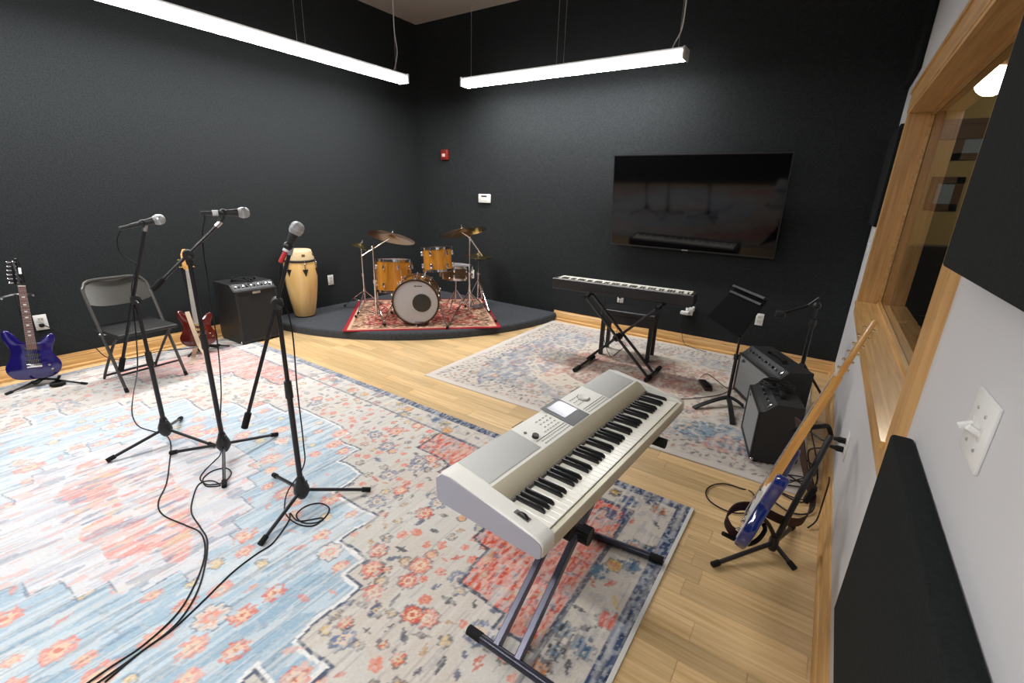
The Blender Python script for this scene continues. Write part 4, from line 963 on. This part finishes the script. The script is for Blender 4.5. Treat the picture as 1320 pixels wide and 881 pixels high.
# ================================================================== CONGA
m_conga=wood('conga_ash',srgb(214,170,104),srgb(232,196,134),(18,18,2.2),.25,.6,False)
m_rim=simple('rawhide',(.62,.48,.28),.6,var=.12)
g=fl(393,409.5,ZP); g=Vector((g.x-.075,g.y+.055,ZP))
t=thing('conga_drum','tall natural wood conga drum with black band standing on the platform edge','drum',g)
MB().lathe([(.100,.006),(.118,.06),(.142,.20),(.162,.36),(.168,.46),(.164,.54),(.152,.62),(.146,.645)],36).build('shell',m_conga,t,60)
MB().lathe([(.104,0),(.104,.012),(.098,.012)],32).build('base_ring',m_rubber,t)
MB().ring([(.150,.615),(.162,.620),(.162,.634),(.150,.64)],36).build('rim_band',m_blackp,t)
MB().lathe([(.150,.638),(.151,.655),(.132,.72),(.128,.738),(.120,.744),(.0001,.742)],36).build('skin_head',m_rim,t,60)
cd=math.atan2(-g.y,-g.x)
for k in range(6):
    a=cd+.30+k*math.pi/3; ca,sa=math.cos(a),math.sin(a); Mk=Matrix.Translation((ca*.163,sa*.163,0))@Matrix.Rotation(a+math.pi/2,4,'Z')
    MB().slab([(-.030,.545),(.030,.545),(0,.465)],-.006,.004,0,Mk).build('tuning_plate',m_blackp,t)
    MB().cyl((ca*.170,sa*.170,.545),(ca*.163,sa*.163,.635),.006,n=8).ball((ca*.170,sa*.170,.60),.012,10).build('tuning_lug',m_chrome,t)
    Mk=Matrix.Translation((ca*.141,sa*.141,.69))@Matrix.Rotation(a+math.pi/2,4,'Z'); MB().box((0,0,0),(.035,.008,.028),Mk,.003).build('rim_patch',m_brown,t)

# ================================================================== DRUM KIT
m_sparkle=simple('orange_sparkle',(.60,.25,.030),.22,.25,var=.35,scale=260,coat=.8)
m_head=simple('clear_drum_head',(.42,.40,.41),.22,var=.06,scale=3,coat=.6)
m_dark=simple('dark_port',(.02,.017,.015),.3)
m_bronze=simple('bronze_cymbal',(.24,.14,.05),.28,1.0,var=.2,scale=20)
m_bronzel=simple('bright_bronze',(.62,.50,.22),.22,1.0,var=.15,scale=20)
m_walnut=simple('walnut_shell',(.10,.05,.02),.3,var=.3,coat=.5)
def axisM(c,d):
    """local z along d"""
    d=Vector(d).normalized(); return Matrix.Translation(c)@d.to_track_quat('Z','Y').to_matrix().to_4x4()
def drum(name,label,c,d,r,L,nl,mshell,top=True,cat='drum'):
    """c centre, axis d points to the batter head"""
    t=thing(name,label,cat); t.matrix_world=axisM(c,d); h=L/2
    MB().lathe([(r,-h),(r,h)],40).build('shell',mshell,t,60)
    for z,s,nmn in((h,1,'batter_head'),(-h,-1,'resonant_head')):
        MB().lathe([(r*1.0,z-s*.001),(r*.985,z+s*.004),(.0001,z+s*.004)],40).build(nmn,m_head,t)
        MB().ring([(r+.003,z-s*.014),(r+.010,z-s*.014),(r+.010,z+s*.010),(r+.002,z+s*.013),(r-.004,z+s*.011),(r+.003,z+s*.006)],40).build('hoop',m_chrome,t)
    for k in range(nl):
        a=2*math.pi*(k+.5)/nl
        for z,s in((h*.55,1),(-h*.55,-1)):
            Mk=Matrix.Rotation(a,4,'Z')@Matrix.Translation((r+.010,0,z)); lu=MB().box((0,0,0),(.024,.026,.050),Mk,.006).build('lug',m_chrome,t)
            MB().cyl((r+.013,0,z+s*.02),(r+.013,0,s*(h+.012)),.003,n=6,M=Matrix.Rotation(a,4,'Z')).build('tension_rod',m_chrome,lu)
    return t
# bass drum
fb=fl(537,421,ZD); RB=.240
fd=Vector((math.cos(math.radians(-49)),math.sin(math.radians(-49)),.0)); cF=Vector((fb.x-.01,fb.y+.01,ZD+RB+.020)); BD=.36
t=thing('bass_drum','orange sparkle bass drum with clear head and dark round port','drum'); t.matrix_world=axisM(cF-fd*BD/2,fd); h=BD/2
MB().lathe([(RB-.006,-h),(RB-.006,h)],48).build('shell',m_sparkle,t,60)
for s in(1,-1):
    MB().ring([(RB-.012,s*(h-.03)),(RB+.008,s*(h-.03)),(RB+.008,s*(h+.012)),(RB-.012,s*(h+.012))],48).build('hoop',m_walnut if s>0 else m_walnut,t)
hd=MB().lathe([(RB-.010,h+.002),(.0001,h+.003)],48).build('front_head',m_head,t)
MB().ring([(RB-.012,h+.004),(RB-.006,h+.008),(RB-.002,h+.014),(RB+.006,h+.013)],48).build('hoop_edge',m_rubber,t)
Mw=t.matrix_world.inverted() if False else None
bpy.context.view_layer.update(); Wi=t.matrix_world.inverted()
R3=Wi.to_3x3(); upv=(R3@Vector((0,0,1))).normalized(); rt=(upv.cross(Vector((0,0,1)))).normalized()
if (R3@Vector((.7,.7,0))).dot(rt)<0: rt=-rt
pc=rt*.062+upv*(-.005); pc=Vector((pc.x,pc.y,h+.0045))
MB().lathe([(.098,0),(.098,.002),(.0001,.0025)],36,Matrix.Translation(pc)).build('port_patch',m_dark,hd)
def headmark(c2,wd_,ht,n,seed):
    rg=random.Random(seed); b=MB()
    for i in range(n):
        x=(i-(n-1)/2)*wd_/n; hh=ht*(.6+.5*rg.random()); p=rt*(c2[0]+x)+upv*c2[1]
        ax=Matrix(((rt.x,upv.x,0,p.x),(rt.y,upv.y,0,p.y),(0,0,1,h+.0042),(0,0,0,1)))
        b.box((0,0,0),(wd_/n*.72,hh,.001),ax)
    return b
headmark((.03,.175),.085,.014,8,2).build('brand_lettering',m_dark,hd,kind='stuff')
headmark((.03,-.215),.09,.010,9,4).build('brand_lettering',m_dark,hd,kind='stuff')
for k in range(10):
    a=2*math.pi*(k+.5)/10; Mk=Matrix.Rotation(a,4,'Z')
    for s in(1,-1):
        lu=MB().box((RB+.006,0,s*h*.45),(.022,.02,.05),Mk,.005).build('lug',m_chrome,t)
        MB().cyl((RB+.012,0,s*h*.45),(RB+.014,0,s*(h+.005)),.004,n=6,M=Mk).box((RB+.014,0,s*(h-.005)),(.022,.02,.03),Mk,.004).build('claw_hook',m_chrome,lu)
for sgn,tip in((-1,fl(494,419,ZD)),(1,fl(576,424,ZD))):
    base=cF-fd*.10+Vector((.7*sgn*.245,.72*sgn*.245,-.02)); tip=Vector((tip.x,tip.y,ZD+.006))
    sp_=MB().cyl(Wi@base,Wi@tip,.0075,n=8).build('spur',m_chrome,t); MB().ball(Wi@tip,.013,8).build('rubber_tip',m_rubber,sp_)
    MB().box(Wi@base,(.05,.04,.04),None,.008).build('spur_bracket',m_chrome,t)
# tom holder
hb=cF-fd*.17+Vector((0,0,RB)); rtc=Vector((-3.545,3.66,.80)); tomax=Vector((.18,-.20,.95))
tp=rtc-tomax.normalized()*.0
MB().cyl(Wi@(hb+Vector((.05,.05,-.01))),Wi@(hb+Vector((.09,.09,.16))),.014,n=12).cyl(Wi@(hb+Vector((.09,.09,.15))),Wi@(rtc+Vector((.02,.0,-.06))),.011,n=10).lathe([(.03,0),(.035,.02),(.02,.03)],14,Wi@Matrix.Translation(hb+Vector((.05,.05,-.012)))).build('tom_holder',m_chrome,t)
# rack tom: centre from its middle pixel, on the plane just behind the bass drum head
rtc=onp(564,334,cF-fd*.20,(fd.x,fd.y,0))
drum('rack_tom','small orange sparkle tom mounted above the bass drum',rtc,(-.10,.02,1),.152,.235,6,m_sparkle)
ftc=onp(508.5,355,cF-fd*.50,(fd.x,fd.y,0))
ftm=drum('floor_tom','large orange sparkle floor tom under the dark boom cymbal',ftc,(-.06,.08,1),.193,.345,8,m_sparkle)
bpy.context.view_layer.update(); Fi=ftm.matrix_world.inverted()
for k in range(3):
    a=math.radians(-20+120*k); p=ftc+Vector((.205*math.cos(a),.205*math.sin(a),0)); MB().tube(cr([Fi@(p+Vector((0,0,.10))),Fi@Vector((p.x,p.y,ZD+.10)),Fi@Vector((p.x+.03*math.cos(a),p.y+.03*math.sin(a),ZD+.008))],4),.0055,8).build('leg',m_chrome,ftm)
# snare behind
snc=onp(588,350,cF-fd*.62,(fd.x,fd.y,0))
sn=drum('snare_drum','dark snare drum with chrome hoops behind the small tom','' and 0 or snc,(.02,.03,1),.178,.14,8,m_walnut)
bpy.context.view_layer.update(); Si=sn.matrix_world.inverted(); zf_=ZD-snc.z
sv=MB().cyl((0,0,-.075),(0,0,zf_+.12),.012,n=10).build('stand_post',m_chrome,sn)
for k in range(3):
    a=2*math.pi*k/3+.4; MB().tube([(0,0,zf_+.28),(.20*math.cos(a),.20*math.sin(a),zf_+.012)],.007,8).build('stand_leg',m_chrome,sn)
    MB().tube(cr([(0,0,-.09),(.15*math.cos(a),.15*math.sin(a),-.09),(.19*math.cos(a),.19*math.sin(a),-.05)],4),.006,8).build('basket_arm',m_chrome,sn)
def tripod(t,base,top_z,tips,r=.011,hz=.22):
    """double-braced cymbal stand, local coords around base"""
    MB().cyl((0,0,.06),(0,0,top_z*.55),r*1.15,n=12).build('lower_tube',m_chrome,t)
    MB().cyl((0,0,top_z*.55),(0,0,top_z),r*.8,n=10).build('upper_tube',m_chrome,t)
    MB().lathe([(.019,-.02),(.019,.02)],12,Matrix.Translation((0,0,top_z*.55))).tube([(0,0,top_z*.55),(.04,0,top_z*.55+.005)],.006,8).build('clamp',m_chrome,t)
    MB().lathe([(.018,-.02),(.018,.02)],12,Matrix.Translation((0,0,hz))).build('leg_collar',m_chrome,t)
    for p in tips:
        q=Vector((p[0]-base[0],p[1]-base[1],.015)); d=Vector((q.x,q.y,0)).normalized()
        k=q.length
        o=MB().tube([(0,0,hz),q*.55+Vector((0,0,hz*.5)),q],.007,8,flat=(1.4,.7)).build('leg',m_chrome,t)
        MB().tube([(0,0,.075),q*.52+Vector((0,0,hz*.47))],.005,8).build('leg_brace',m_chrome,o)
        MB().ball(q+Vector((0,0,.004)),.016,10).build('rubber_foot',m_rubber,o)
def cymbal(r,mt,c,d,t,name='cymbal',bell=True):
    Mc=axisM(c,d)
    o=MB().lathe([(.006,.030),(.03,.028),(.052,.014),(.06,.008),(r*.6,-.006),(r,-.022),(r,-.0235),(r*.6,-.0075),(.06,.006),(.05,.012),(.006,.027)],48,Mc).build(name,mt,t,50)
    MB().cyl((0,0,.02),(0,0,.07),.004,n=8,M=Mc).lathe([(.012,.030),(.012,.045),(.004,.046)],12,Mc).build('wing_nut',m_chrome,o)
    return o
def base3(px,py,ang,r): 
    b=fl(px,py,ZD); return b,[(b.x+r*math.cos(math.radians(a)),b.y+r*math.sin(math.radians(a))) for a in ang]
# ride on boom stand, left of the kit
b=fl(486,414,ZD); tips=[fl(496,421,ZD),fl(459,410,ZD),fl(505,405,ZD)]
t=thing('cymbal_stand','chrome boom stand with large dark bronze cymbal beside the floor tom','cymbal stand',b); tz=up(484,319,b.x,b.y).z-b.z
tripod(t,b,tz,tips)
e0=up(466,330,b.x,b.y)-b; e1=up(501,308,b.x,b.y)-b
MB().cyl(e0,e1,.0075,n=10).build('boom_arm',m_chrome,t); MB().ball((0,0,tz),.02,12).build('tilter',m_chrome,t)
cymbal(.245,m_bronze,Vector(e1)+Vector((.03,.02,.03)),(-.105,.385,1),t)
# small yellow cymbal on straight stand
b=fl(471,397,ZD); b=Vector((b.x,b.y,ZD)); tips=[fl(445,396,ZD),fl(462,406,ZD),fl(490,394,ZD)]
t=thing('cymbal_stand','thin chrome stand with small tilted yellow cymbal by the conga','cymbal stand',b); tz=up(468,318,b.x,b.y).z-b.z
tripod(t,b,tz,tips,.010)
cymbal(.135,m_bronzel,Vector((-.01,0,tz+.01)),(.20,.34,1),t)
# crash on boom stand right of the kit
b=fl(605,408,ZD); tips=[fl(577,424,ZD),fl(639,416,ZD),fl(612,398,ZD)]
t=thing('cymbal_stand','chrome boom stand with wide bronze cymbal between the small tom and the hi-hat','cymbal stand',b); tz=up(603,306,b.x,b.y).z-b.z
tripod(t,b,tz,tips,.012,.30)
e0=up(622,330,b.x,b.y)-b; e1=up(596,300,b.x,b.y)-b
MB().cyl(e0,Vector((0,0,tz)),.0085,n=10).cyl(Vector((0,0,tz)),e1,.007,n=10).build('boom_arm',m_chrome,t); MB().ball((0,0,tz),.022,12).build('tilter',m_chrome,t)
cymbal(.262,m_bronze,Vector(e1)+Vector((0,0,.02)),(-.30,.08,1),t)
# hi-hat
b=fl(616,393,ZD); tips=[fl(600,397,ZD),fl(631,404,ZD),fl(622,388,ZD)]
t=thing('hi_hat_stand','chrome hi-hat stand with pair of flat cymbals behind the wide crash','cymbal stand',b); tz=up(615,330,b.x,b.y).z-b.z
tripod(t,b,tz+.10,tips,.010,.34)
cymbal(.178,m_bronzel,Vector((0,0,tz+.012)),(.04,.02,1),t,'top_cymbal'); 
MB().lathe([(.008,-.030),(.04,-.028),(.06,-.014),(.178,.004),(.178,.006),(.05,-.01),(.008,-.02)],40,Matrix.Translation((0,0,tz-.014))).build('bottom_cymbal',m_bronzel,t,50)
MB().lathe([(.018,-.05),(.022,-.035),(.014,-.03)],12,Matrix.Translation((0,0,tz-.01))).build('seat_cup',m_blackp,t)
pd=MB().box((.12,-.12,.03),(.09,.26,.012),Matrix.Rotation(.0,4,'Z'),.004).build('foot_pedal',m_steel,t)

# ================================================================== WALL SCREEN
m_screen=simple('screen_glass',(.003,.003,.0035),.06,var=.0,spec=.35); m_bezel=simple('bezel_black',(.010,.010,.010),.35)
t=thing('television','large black flat television tilted forward on the back wall','television',(-1.178,4.80,.988)); TW,TH=1.586,.905
tl=.15; Mt=Matrix.Rotation(tl,4,'X')
MB().box((0,.022,TH/2),(TW,.030,TH),Mt,.005).build('case',m_bezel,t)
MB().bx(-TW/2+.010,TW/2-.010,.004,.008,.016,TH-.010,Mt).build('screen',m_screen,t)
for a in [(-TW/2,TW/2,.003,.009,0,.015),(-TW/2,TW/2,.003,.009,TH-.009,TH),(-TW/2,-TW/2+.009,.003,.009,.015,TH-.009),(TW/2-.009,TW/2,.003,.009,.015,TH-.009)]: MB().bx(*a,M=Mt).build('bezel',m_bezel,t)
MB().bx(-.03,.03,.001,.004,.002,.012,Mt).build('maker_badge',m_steel,t)
MB().bx(-.25,.25,.0,.080,.25,.60).build('wall_bracket',m_black,t)

# ================================================================== WALL FITTINGS
def plate(name,label,c,n,w_,h_,group=None,cat='outlet'):
    """c centre on the wall, n wall normal axis ('x','-x','-y')"""
    rz={'-y':0,'x':math.pi/2,'-x':-math.pi/2}[n]
    t=thing(name,label,cat,c,rz,group)
    MB().box((0,-.003,0),(w_,.006,h_),None,.002).build('cover_plate',m_white,t); return t
def sockets(t,dx=0):
    for z in (.022,-.022):
        o=MB().box((dx,-.007,z),(.033,.004,.030),None,.006).build('socket_face',m_offw,t)
        for x in (-.007,.007): MB().bx(dx+x-.0012,dx+x+.0012,-.0096,-.0085,z-.002,z+.007).build('slot',m_blackp,o)
    MB().lathe([(.003,0),(.003,.002)],8,Matrix.Translation((dx,-.006,0))@Matrix.Rotation(math.pi/2,4,'X')).build('screw',m_steel,t)
def plug(t,x,z,cab):
    o=MB().box((x,-.024,z),(.028,.036,.024),None,.006).build('plug',m_rubber,t); return o
p=plate('wall_outlet','white outlet on the dark left wall beside the conga',(XL,3.317,.402),'x',.075,.120); sockets(p)
p=plate('wall_outlet','white double outlet with black plug behind the blue-purple guitar',(XL,.752,.406),'x',.075,.120); sockets(p); plug(p,-.005,-.02,0)
p=plate('wall_outlet','white outlet on the back wall behind the drum cymbal stands',(-3.992,YB,.405),'-y',.080,.120); sockets(p)
p=plate('wall_outlet','white outlet on the back wall above the silver-grille amplifier',(-.405,YB,.399),'-y',.068,.116); sockets(p)
p=plate('wall_outlet','white outlet with white adapter plugged in beyond the end of the black piano',(-1.06,YB,.365),'-y',.075,.075); sockets(p)
MB().box((-.035,-.035,-.012),(.085,.05,.035),None,.008).build('adapter',m_white,p)
MB().box((.03,-.03,.04),(.05,.045,.05),None,.008).build('adapter',m_white,p)
p=plate('wall_outlet','small white outlet with black plug on the back wall behind the black piano',(-1.82,YB,.378),'-y',.070,.072); sockets(p); plug(p,0,.03,0)
p=plate('wall_outlet','white outlet with two black plugs on the grey wall behind the blue guitar',(XR,2.49,.388),'-x',.075,.135); sockets(p)
for z in (.024,-.022): plug(p,.0,z,0); MB().tube([(0,-.04,z),(-.01,-.075,z-.004)],[.011,.005],10).build('strain_relief',m_rubber,p)
p=plate('light_switch','white double toggle light switch on the grey right wall','' and 0 or (XR,.983,1.139),'-x',.114,.115,cat='light switch')
for x in (-.023,.023):
    MB().box((x,-.0065,0),(.011,.003,.025),None,.001).build('toggle_slot',m_offw,p)
    s_=1 if x>0 else -1
    MB().box((0,0,0),(.009,.022,.010),Matrix.Translation((x,-.014,.004*s_))@Matrix.Rotation(-.5*s_,4,'X'),.002).build('toggle',m_white,p)
    for z in (-.030,.030): MB().lathe([(.003,0),(.003,.002)],8,Matrix.Translation((x,-.006,z))@Matrix.Rotation(math.pi/2,4,'X')).build('screw',m_steel,p)
p=plate('light_switch','small white switch on grey wall strip beyond the window','' and 0 or (XR,4.55,1.20),'-x',.075,.12,cat='light switch'); MB().box((0,-.010,0),(.009,.014,.012),None,.002).build('toggle',m_white,p)
t=thing('thermostat','white wall thermostat with small dark display on the back wall','thermostat',(-3.778,YB,1.410))
MB().box((0,-.013,0),(.190,.026,.108),None,.008).build('housing',m_white,t)
MB().bx(-.045,.045,-.0275,-.026,.018,.036).build('display',m_blackp,t)
for x in(-.03,0,.03): MB().box((x,-.027,-.022),(.018,.003,.008),None,.001).build('button',m_offw,t)
m_alarm=simple('alarm_red',(.22,.012,.008),.45,var=.05); m_lens=simple('strobe_lens',(.75,.60,.50),.1,coat=1)
t=thing('fire_alarm','small red fire alarm strobe on the back wall near the corner','fire alarm',(-4.45,YB,1.943))
MB().box((0,-.020,0),(.115,.040,.125),None,.008).build('housing',m_alarm,t)
MB().box((-.005,-.045,-.006),(.050,.014,.040),None,.006).build('strobe',m_lens,t)
for z in (.046,.036,-.044): MB().bx(-.035,.035,-.042,-.040,z-.002,z+.002).build('horn_slot',m_blackp,t)

# ================================================================== MUSIC STAND AND SECOND STAND
g=fl(938,517,.03); g=Vector((g.x,g.y,.0075))
t=thing('music_stand','black music stand with tilted sheet desk beside the amplifiers','music stand',g)
for p in (fl(894,527,.01),fl(958,525,.01),fl(944,548,.01)):
    q=p-g; MB().ribbon(cr([(0,0,.055),q*.35+Vector((0,0,.048)),q*.75+Vector((0,0,.026)),q+Vector((0,0,.006))],4),[.034]*13,.012,Vector((-q.y,q.x,0))).build('leg',m_black,t)
pz=up(946,428,g.x,g.y).z
MB().cyl((0,0,.04),(0,0,.38),.0125,n=12).build('lower_tube',m_black,t); MB().cyl((0,0,.38),(0,0,pz),.0085,n=12).build('upper_tube',m_black,t)
MB().lathe([(.018,-.02),(.018,.02)],12,Matrix.Translation((0,0,.38))).build('clutch',m_blackp,t)
m_desk=simple('desk_enamel',(.004,.0045,.0045),.9,spec=.05)
m_ridge=simple('ridge_enamel',(.014,.016,.016),.45)
c4=[fl(912.5,408,.64),fl(954,435,.64),fl(990,387,.89),fl(949,370,.89)]; c4=[p-g for p in c4]
nn=((c4[1]-c4[0]).cross(c4[3]-c4[0])).normalized()
def plateq(P,th): return MB().add([p+nn*th*s for s in(0,1) for p in P],[(3,2,1,0),(4,5,6,7),(0,1,5,4),(1,2,6,5),(2,3,7,6),(3,0,4,7)])
dk_=plateq(c4,.003).build('desk',m_desk,t)
e=(c4[3]-c4[0]).normalized()
for k,th in ((0,.028),(-.045,.014)):
    P=[c4[3]+e*(k-.010),c4[2]+e*(k-.010),c4[2]+e*(k+.006),c4[3]+e*(k+.006)]; plateq(P,th).build('desk_ridge',m_ridge,dk_)
P=[c4[0]-e*.004,c4[1]-e*.004,c4[1]+e*.004,c4[0]+e*.004]; plateq(P,.012).build('desk_lip',m_desk,dk_)
MB().tube([(0,0,pz-.03),(c4[0]+c4[2])/2-nn*.01],.010,8).build('desk_bracket',m_black,t)
g=fl(1016,470,.0); g=Vector((.02,4.02,.0075))
t=thing('microphone_stand','black boom stand standing unused in the dark corner behind the amplifiers','microphone stand',g)
for a in (150,30,272):
    q=Vector((.22*math.cos(math.radians(a)),.22*math.sin(math.radians(a)),.014)); o=MB().tube([(0,0,.30),q],.010,8).build('leg',m_standb,t); MB().ball(q,.013,8).build('rubber_foot',m_rubber,o)
zt_=up(1027,392,g.x,g.y).z
MB().cyl((0,0,.10),(0,0,.62),.015,n=12).build('lower_tube',m_standb,t); MB().cyl((0,0,.60),(0,0,zt_-.0),.0105,n=12).build('upper_tube',m_standb,t)
MB().lathe([(.022,-.03),(.025,0),(.022,.03)],14,Matrix.Translation((0,0,.62))).build('height_clutch',m_blackp,t)
jb=Vector((0,0,zt_)); MB().ball(jb,.028,12).build('boom_clutch',m_blackp,t)
ea=up(978,379,g.x,g.y)-g; eb_=up(1056,384,g.x,g.y)-g
e1_=up(1006,405,g.x,g.y)-g
MB().cyl(e1_,up(1042,394,g.x,g.y)-g,.011,n=10).build('boom_grip',m_rubber,t)
MB().cyl(up(1040,395,g.x,g.y)-g,eb_,.006,n=10).build('boom_arm',m_black,t)
MB().box(e1_,(.07,.05,.06),None,.012).build('counterweight',m_blackp,t)

# ================================================================== FLOOR PEDAL AND RIGHT-HAND CABLES
g=fl(909,497,.02); d=fl(916,505,.02)-fl(902,486,.02)
t=thing('foot_pedal','small dark brown foot pedal lying on the cream rug by the music stand feet','pedal',(g.x,g.y,.0085),math.atan2(d.y,d.x))
m_ped=simple('dark_brown_plastic',(.03,.012,.010),.4)
MB().box((0,0,.014),(.20,.062,.028),None,.008).build('base',m_ped,t); MB().box((.01,0,.032),(.16,.052,.008),Matrix.Rotation(-.08,4,'Y'),.003).build('treadle',m_rubber,t)
ZQ=.0125
def G(*ps,z=ZQ): return [fl(x,y,z) for x,y in ps]
q0=fl(903,487,.03)
cable('pedal_cable',[q0]+G((911,482),(922,489),(936,500),(950,503),(962,512)),'thin black cable running from the foot pedal to the amplifiers',.003)
m_rc=simple('maroon_cable',(.06,.012,.012),.5)
o=cable('instrument_cable',G((872,515),(890,514),(910,512),(928,509),(942,503)),'thin maroon cable lying across the cream rug near the music stand',.003); o.data.materials.clear(); o.data.materials.append(m_rc)
cable('guitar_cable',[Vector((-.03,1.91,.30))]+[fl(968,634,.02),fl(955,630,.0065),fl(935,624,.0065),fl(918,626,.0065),fl(910,634,.0065),fl(914,645,.0065),fl(930,656,.0065),fl(950,662,.0065),fl(972,660,.0065)],'black cable looping on the bare floor below the blue guitar',.0036)
rg=random.Random(11)
cable('power_cable',[Vector((XR-.075,2.49,.40)),Vector((.17,2.55,.36)),Vector((.10,2.66,.34)),Vector((.06,2.75,.22)),Vector((.10,2.85,.05)),Vector((.0+.02,2.78,.02)),Vector((.10,2.72,.015)),Vector((.19,2.62,.02)),Vector((.15,2.50,.012)),Vector((.03,2.55,.012)),Vector((.05,2.66,.014)),Vector((.16,2.74,.014)),Vector((.20,2.9,.014)),Vector((.12,3.05,.014)),Vector((.05,3.10,.10))],'black power cable hanging from the outlet plugs to the smaller amplifier',.0042)
cable('power_cable',[Vector((XR-.075,2.49,.365)),Vector((.18,2.53,.33)),Vector((.13,2.58,.27)),Vector((.16,2.66,.13)),Vector((.205,2.60,.03)),Vector((.20,2.45,.010)),Vector((.12,2.38,.008)),Vector((.03,2.43,.009)),Vector((-.04,2.5,.01)),Vector((.0,2.60,.014)),Vector((.10,2.63,.016)),Vector((.20,2.70,.016)),Vector((.21,2.9,.014)),Vector((.19,3.15,.014)),Vector((.16,3.4,.02)),Vector((.12,3.55,.10))],'second black power cable tangled on the floor behind the amplifiers',.0042)
cable('loose_cable',[Vector((.0+.02,2.62,.02)),Vector((.07,2.56,.06)),Vector((.13,2.60,.09)),Vector((.17,2.68,.06)),Vector((.12,2.75,.02)),Vector((.04,2.71,.018)),Vector((.0-.02,2.64,.02)),Vector((.03,2.55,.014)),Vector((.13,2.52,.014)),Vector((.2,2.57,.016)),Vector((.18,2.66,.02))],'loose black cable looped beside the side of the smaller amplifier',.0036)
cable('loose_cable',[Vector((.215,2.30,.30)),Vector((.225,2.36,.24)),Vector((.228,2.40,.12)),Vector((.22,2.36,.03)),Vector((.19,2.30,.008))],'black cable hanging beside the grey wall under the outlet',.0036)
cable('wall_cable',[fl(60,416,.40) if False else Vector((XL+.04,.76,.385)),Vector((XL+.05,.86,.30)),Vector((XL+.045,.98,.20)),Vector((XL+.05,1.06,.05)),Vector((XL+.10,1.12,.0125)),Vector((XL+.16,1.25,.0125)),Vector((XL+.12,1.42,.0125)),Vector((XL+.22,1.6,.0125)),Vector((XL+.30,1.80,.0125))],'black cable running from the left outlet behind the folding chair',.0036)
cable('wall_cable',[Vector((-1.82,YB-.04,.38)),Vector((-1.80,YB-.06,.30)),Vector((-1.78,YB-.10,.10)),Vector((-1.72,4.62,.0125)),Vector((-1.55,4.45,.0125)),Vector((-1.52,4.2,.0125)),Vector((-1.50,3.9,.05)),Vector((-1.53,3.728,.35)),Vector((-1.53,3.728,.63))],'thin black cable rising behind the black piano',.0028)
cable('wall_cable',[Vector((-1.09,YB-.05,.34)),Vector((-1.10,YB-.05,.20)),Vector((-1.05,YB-.07,.04)),Vector((-.95,YB-.09,.0125)),Vector((-.80,YB-.14,.0125))],'thin black cable dropping from the white adapter on the back wall',.0028)
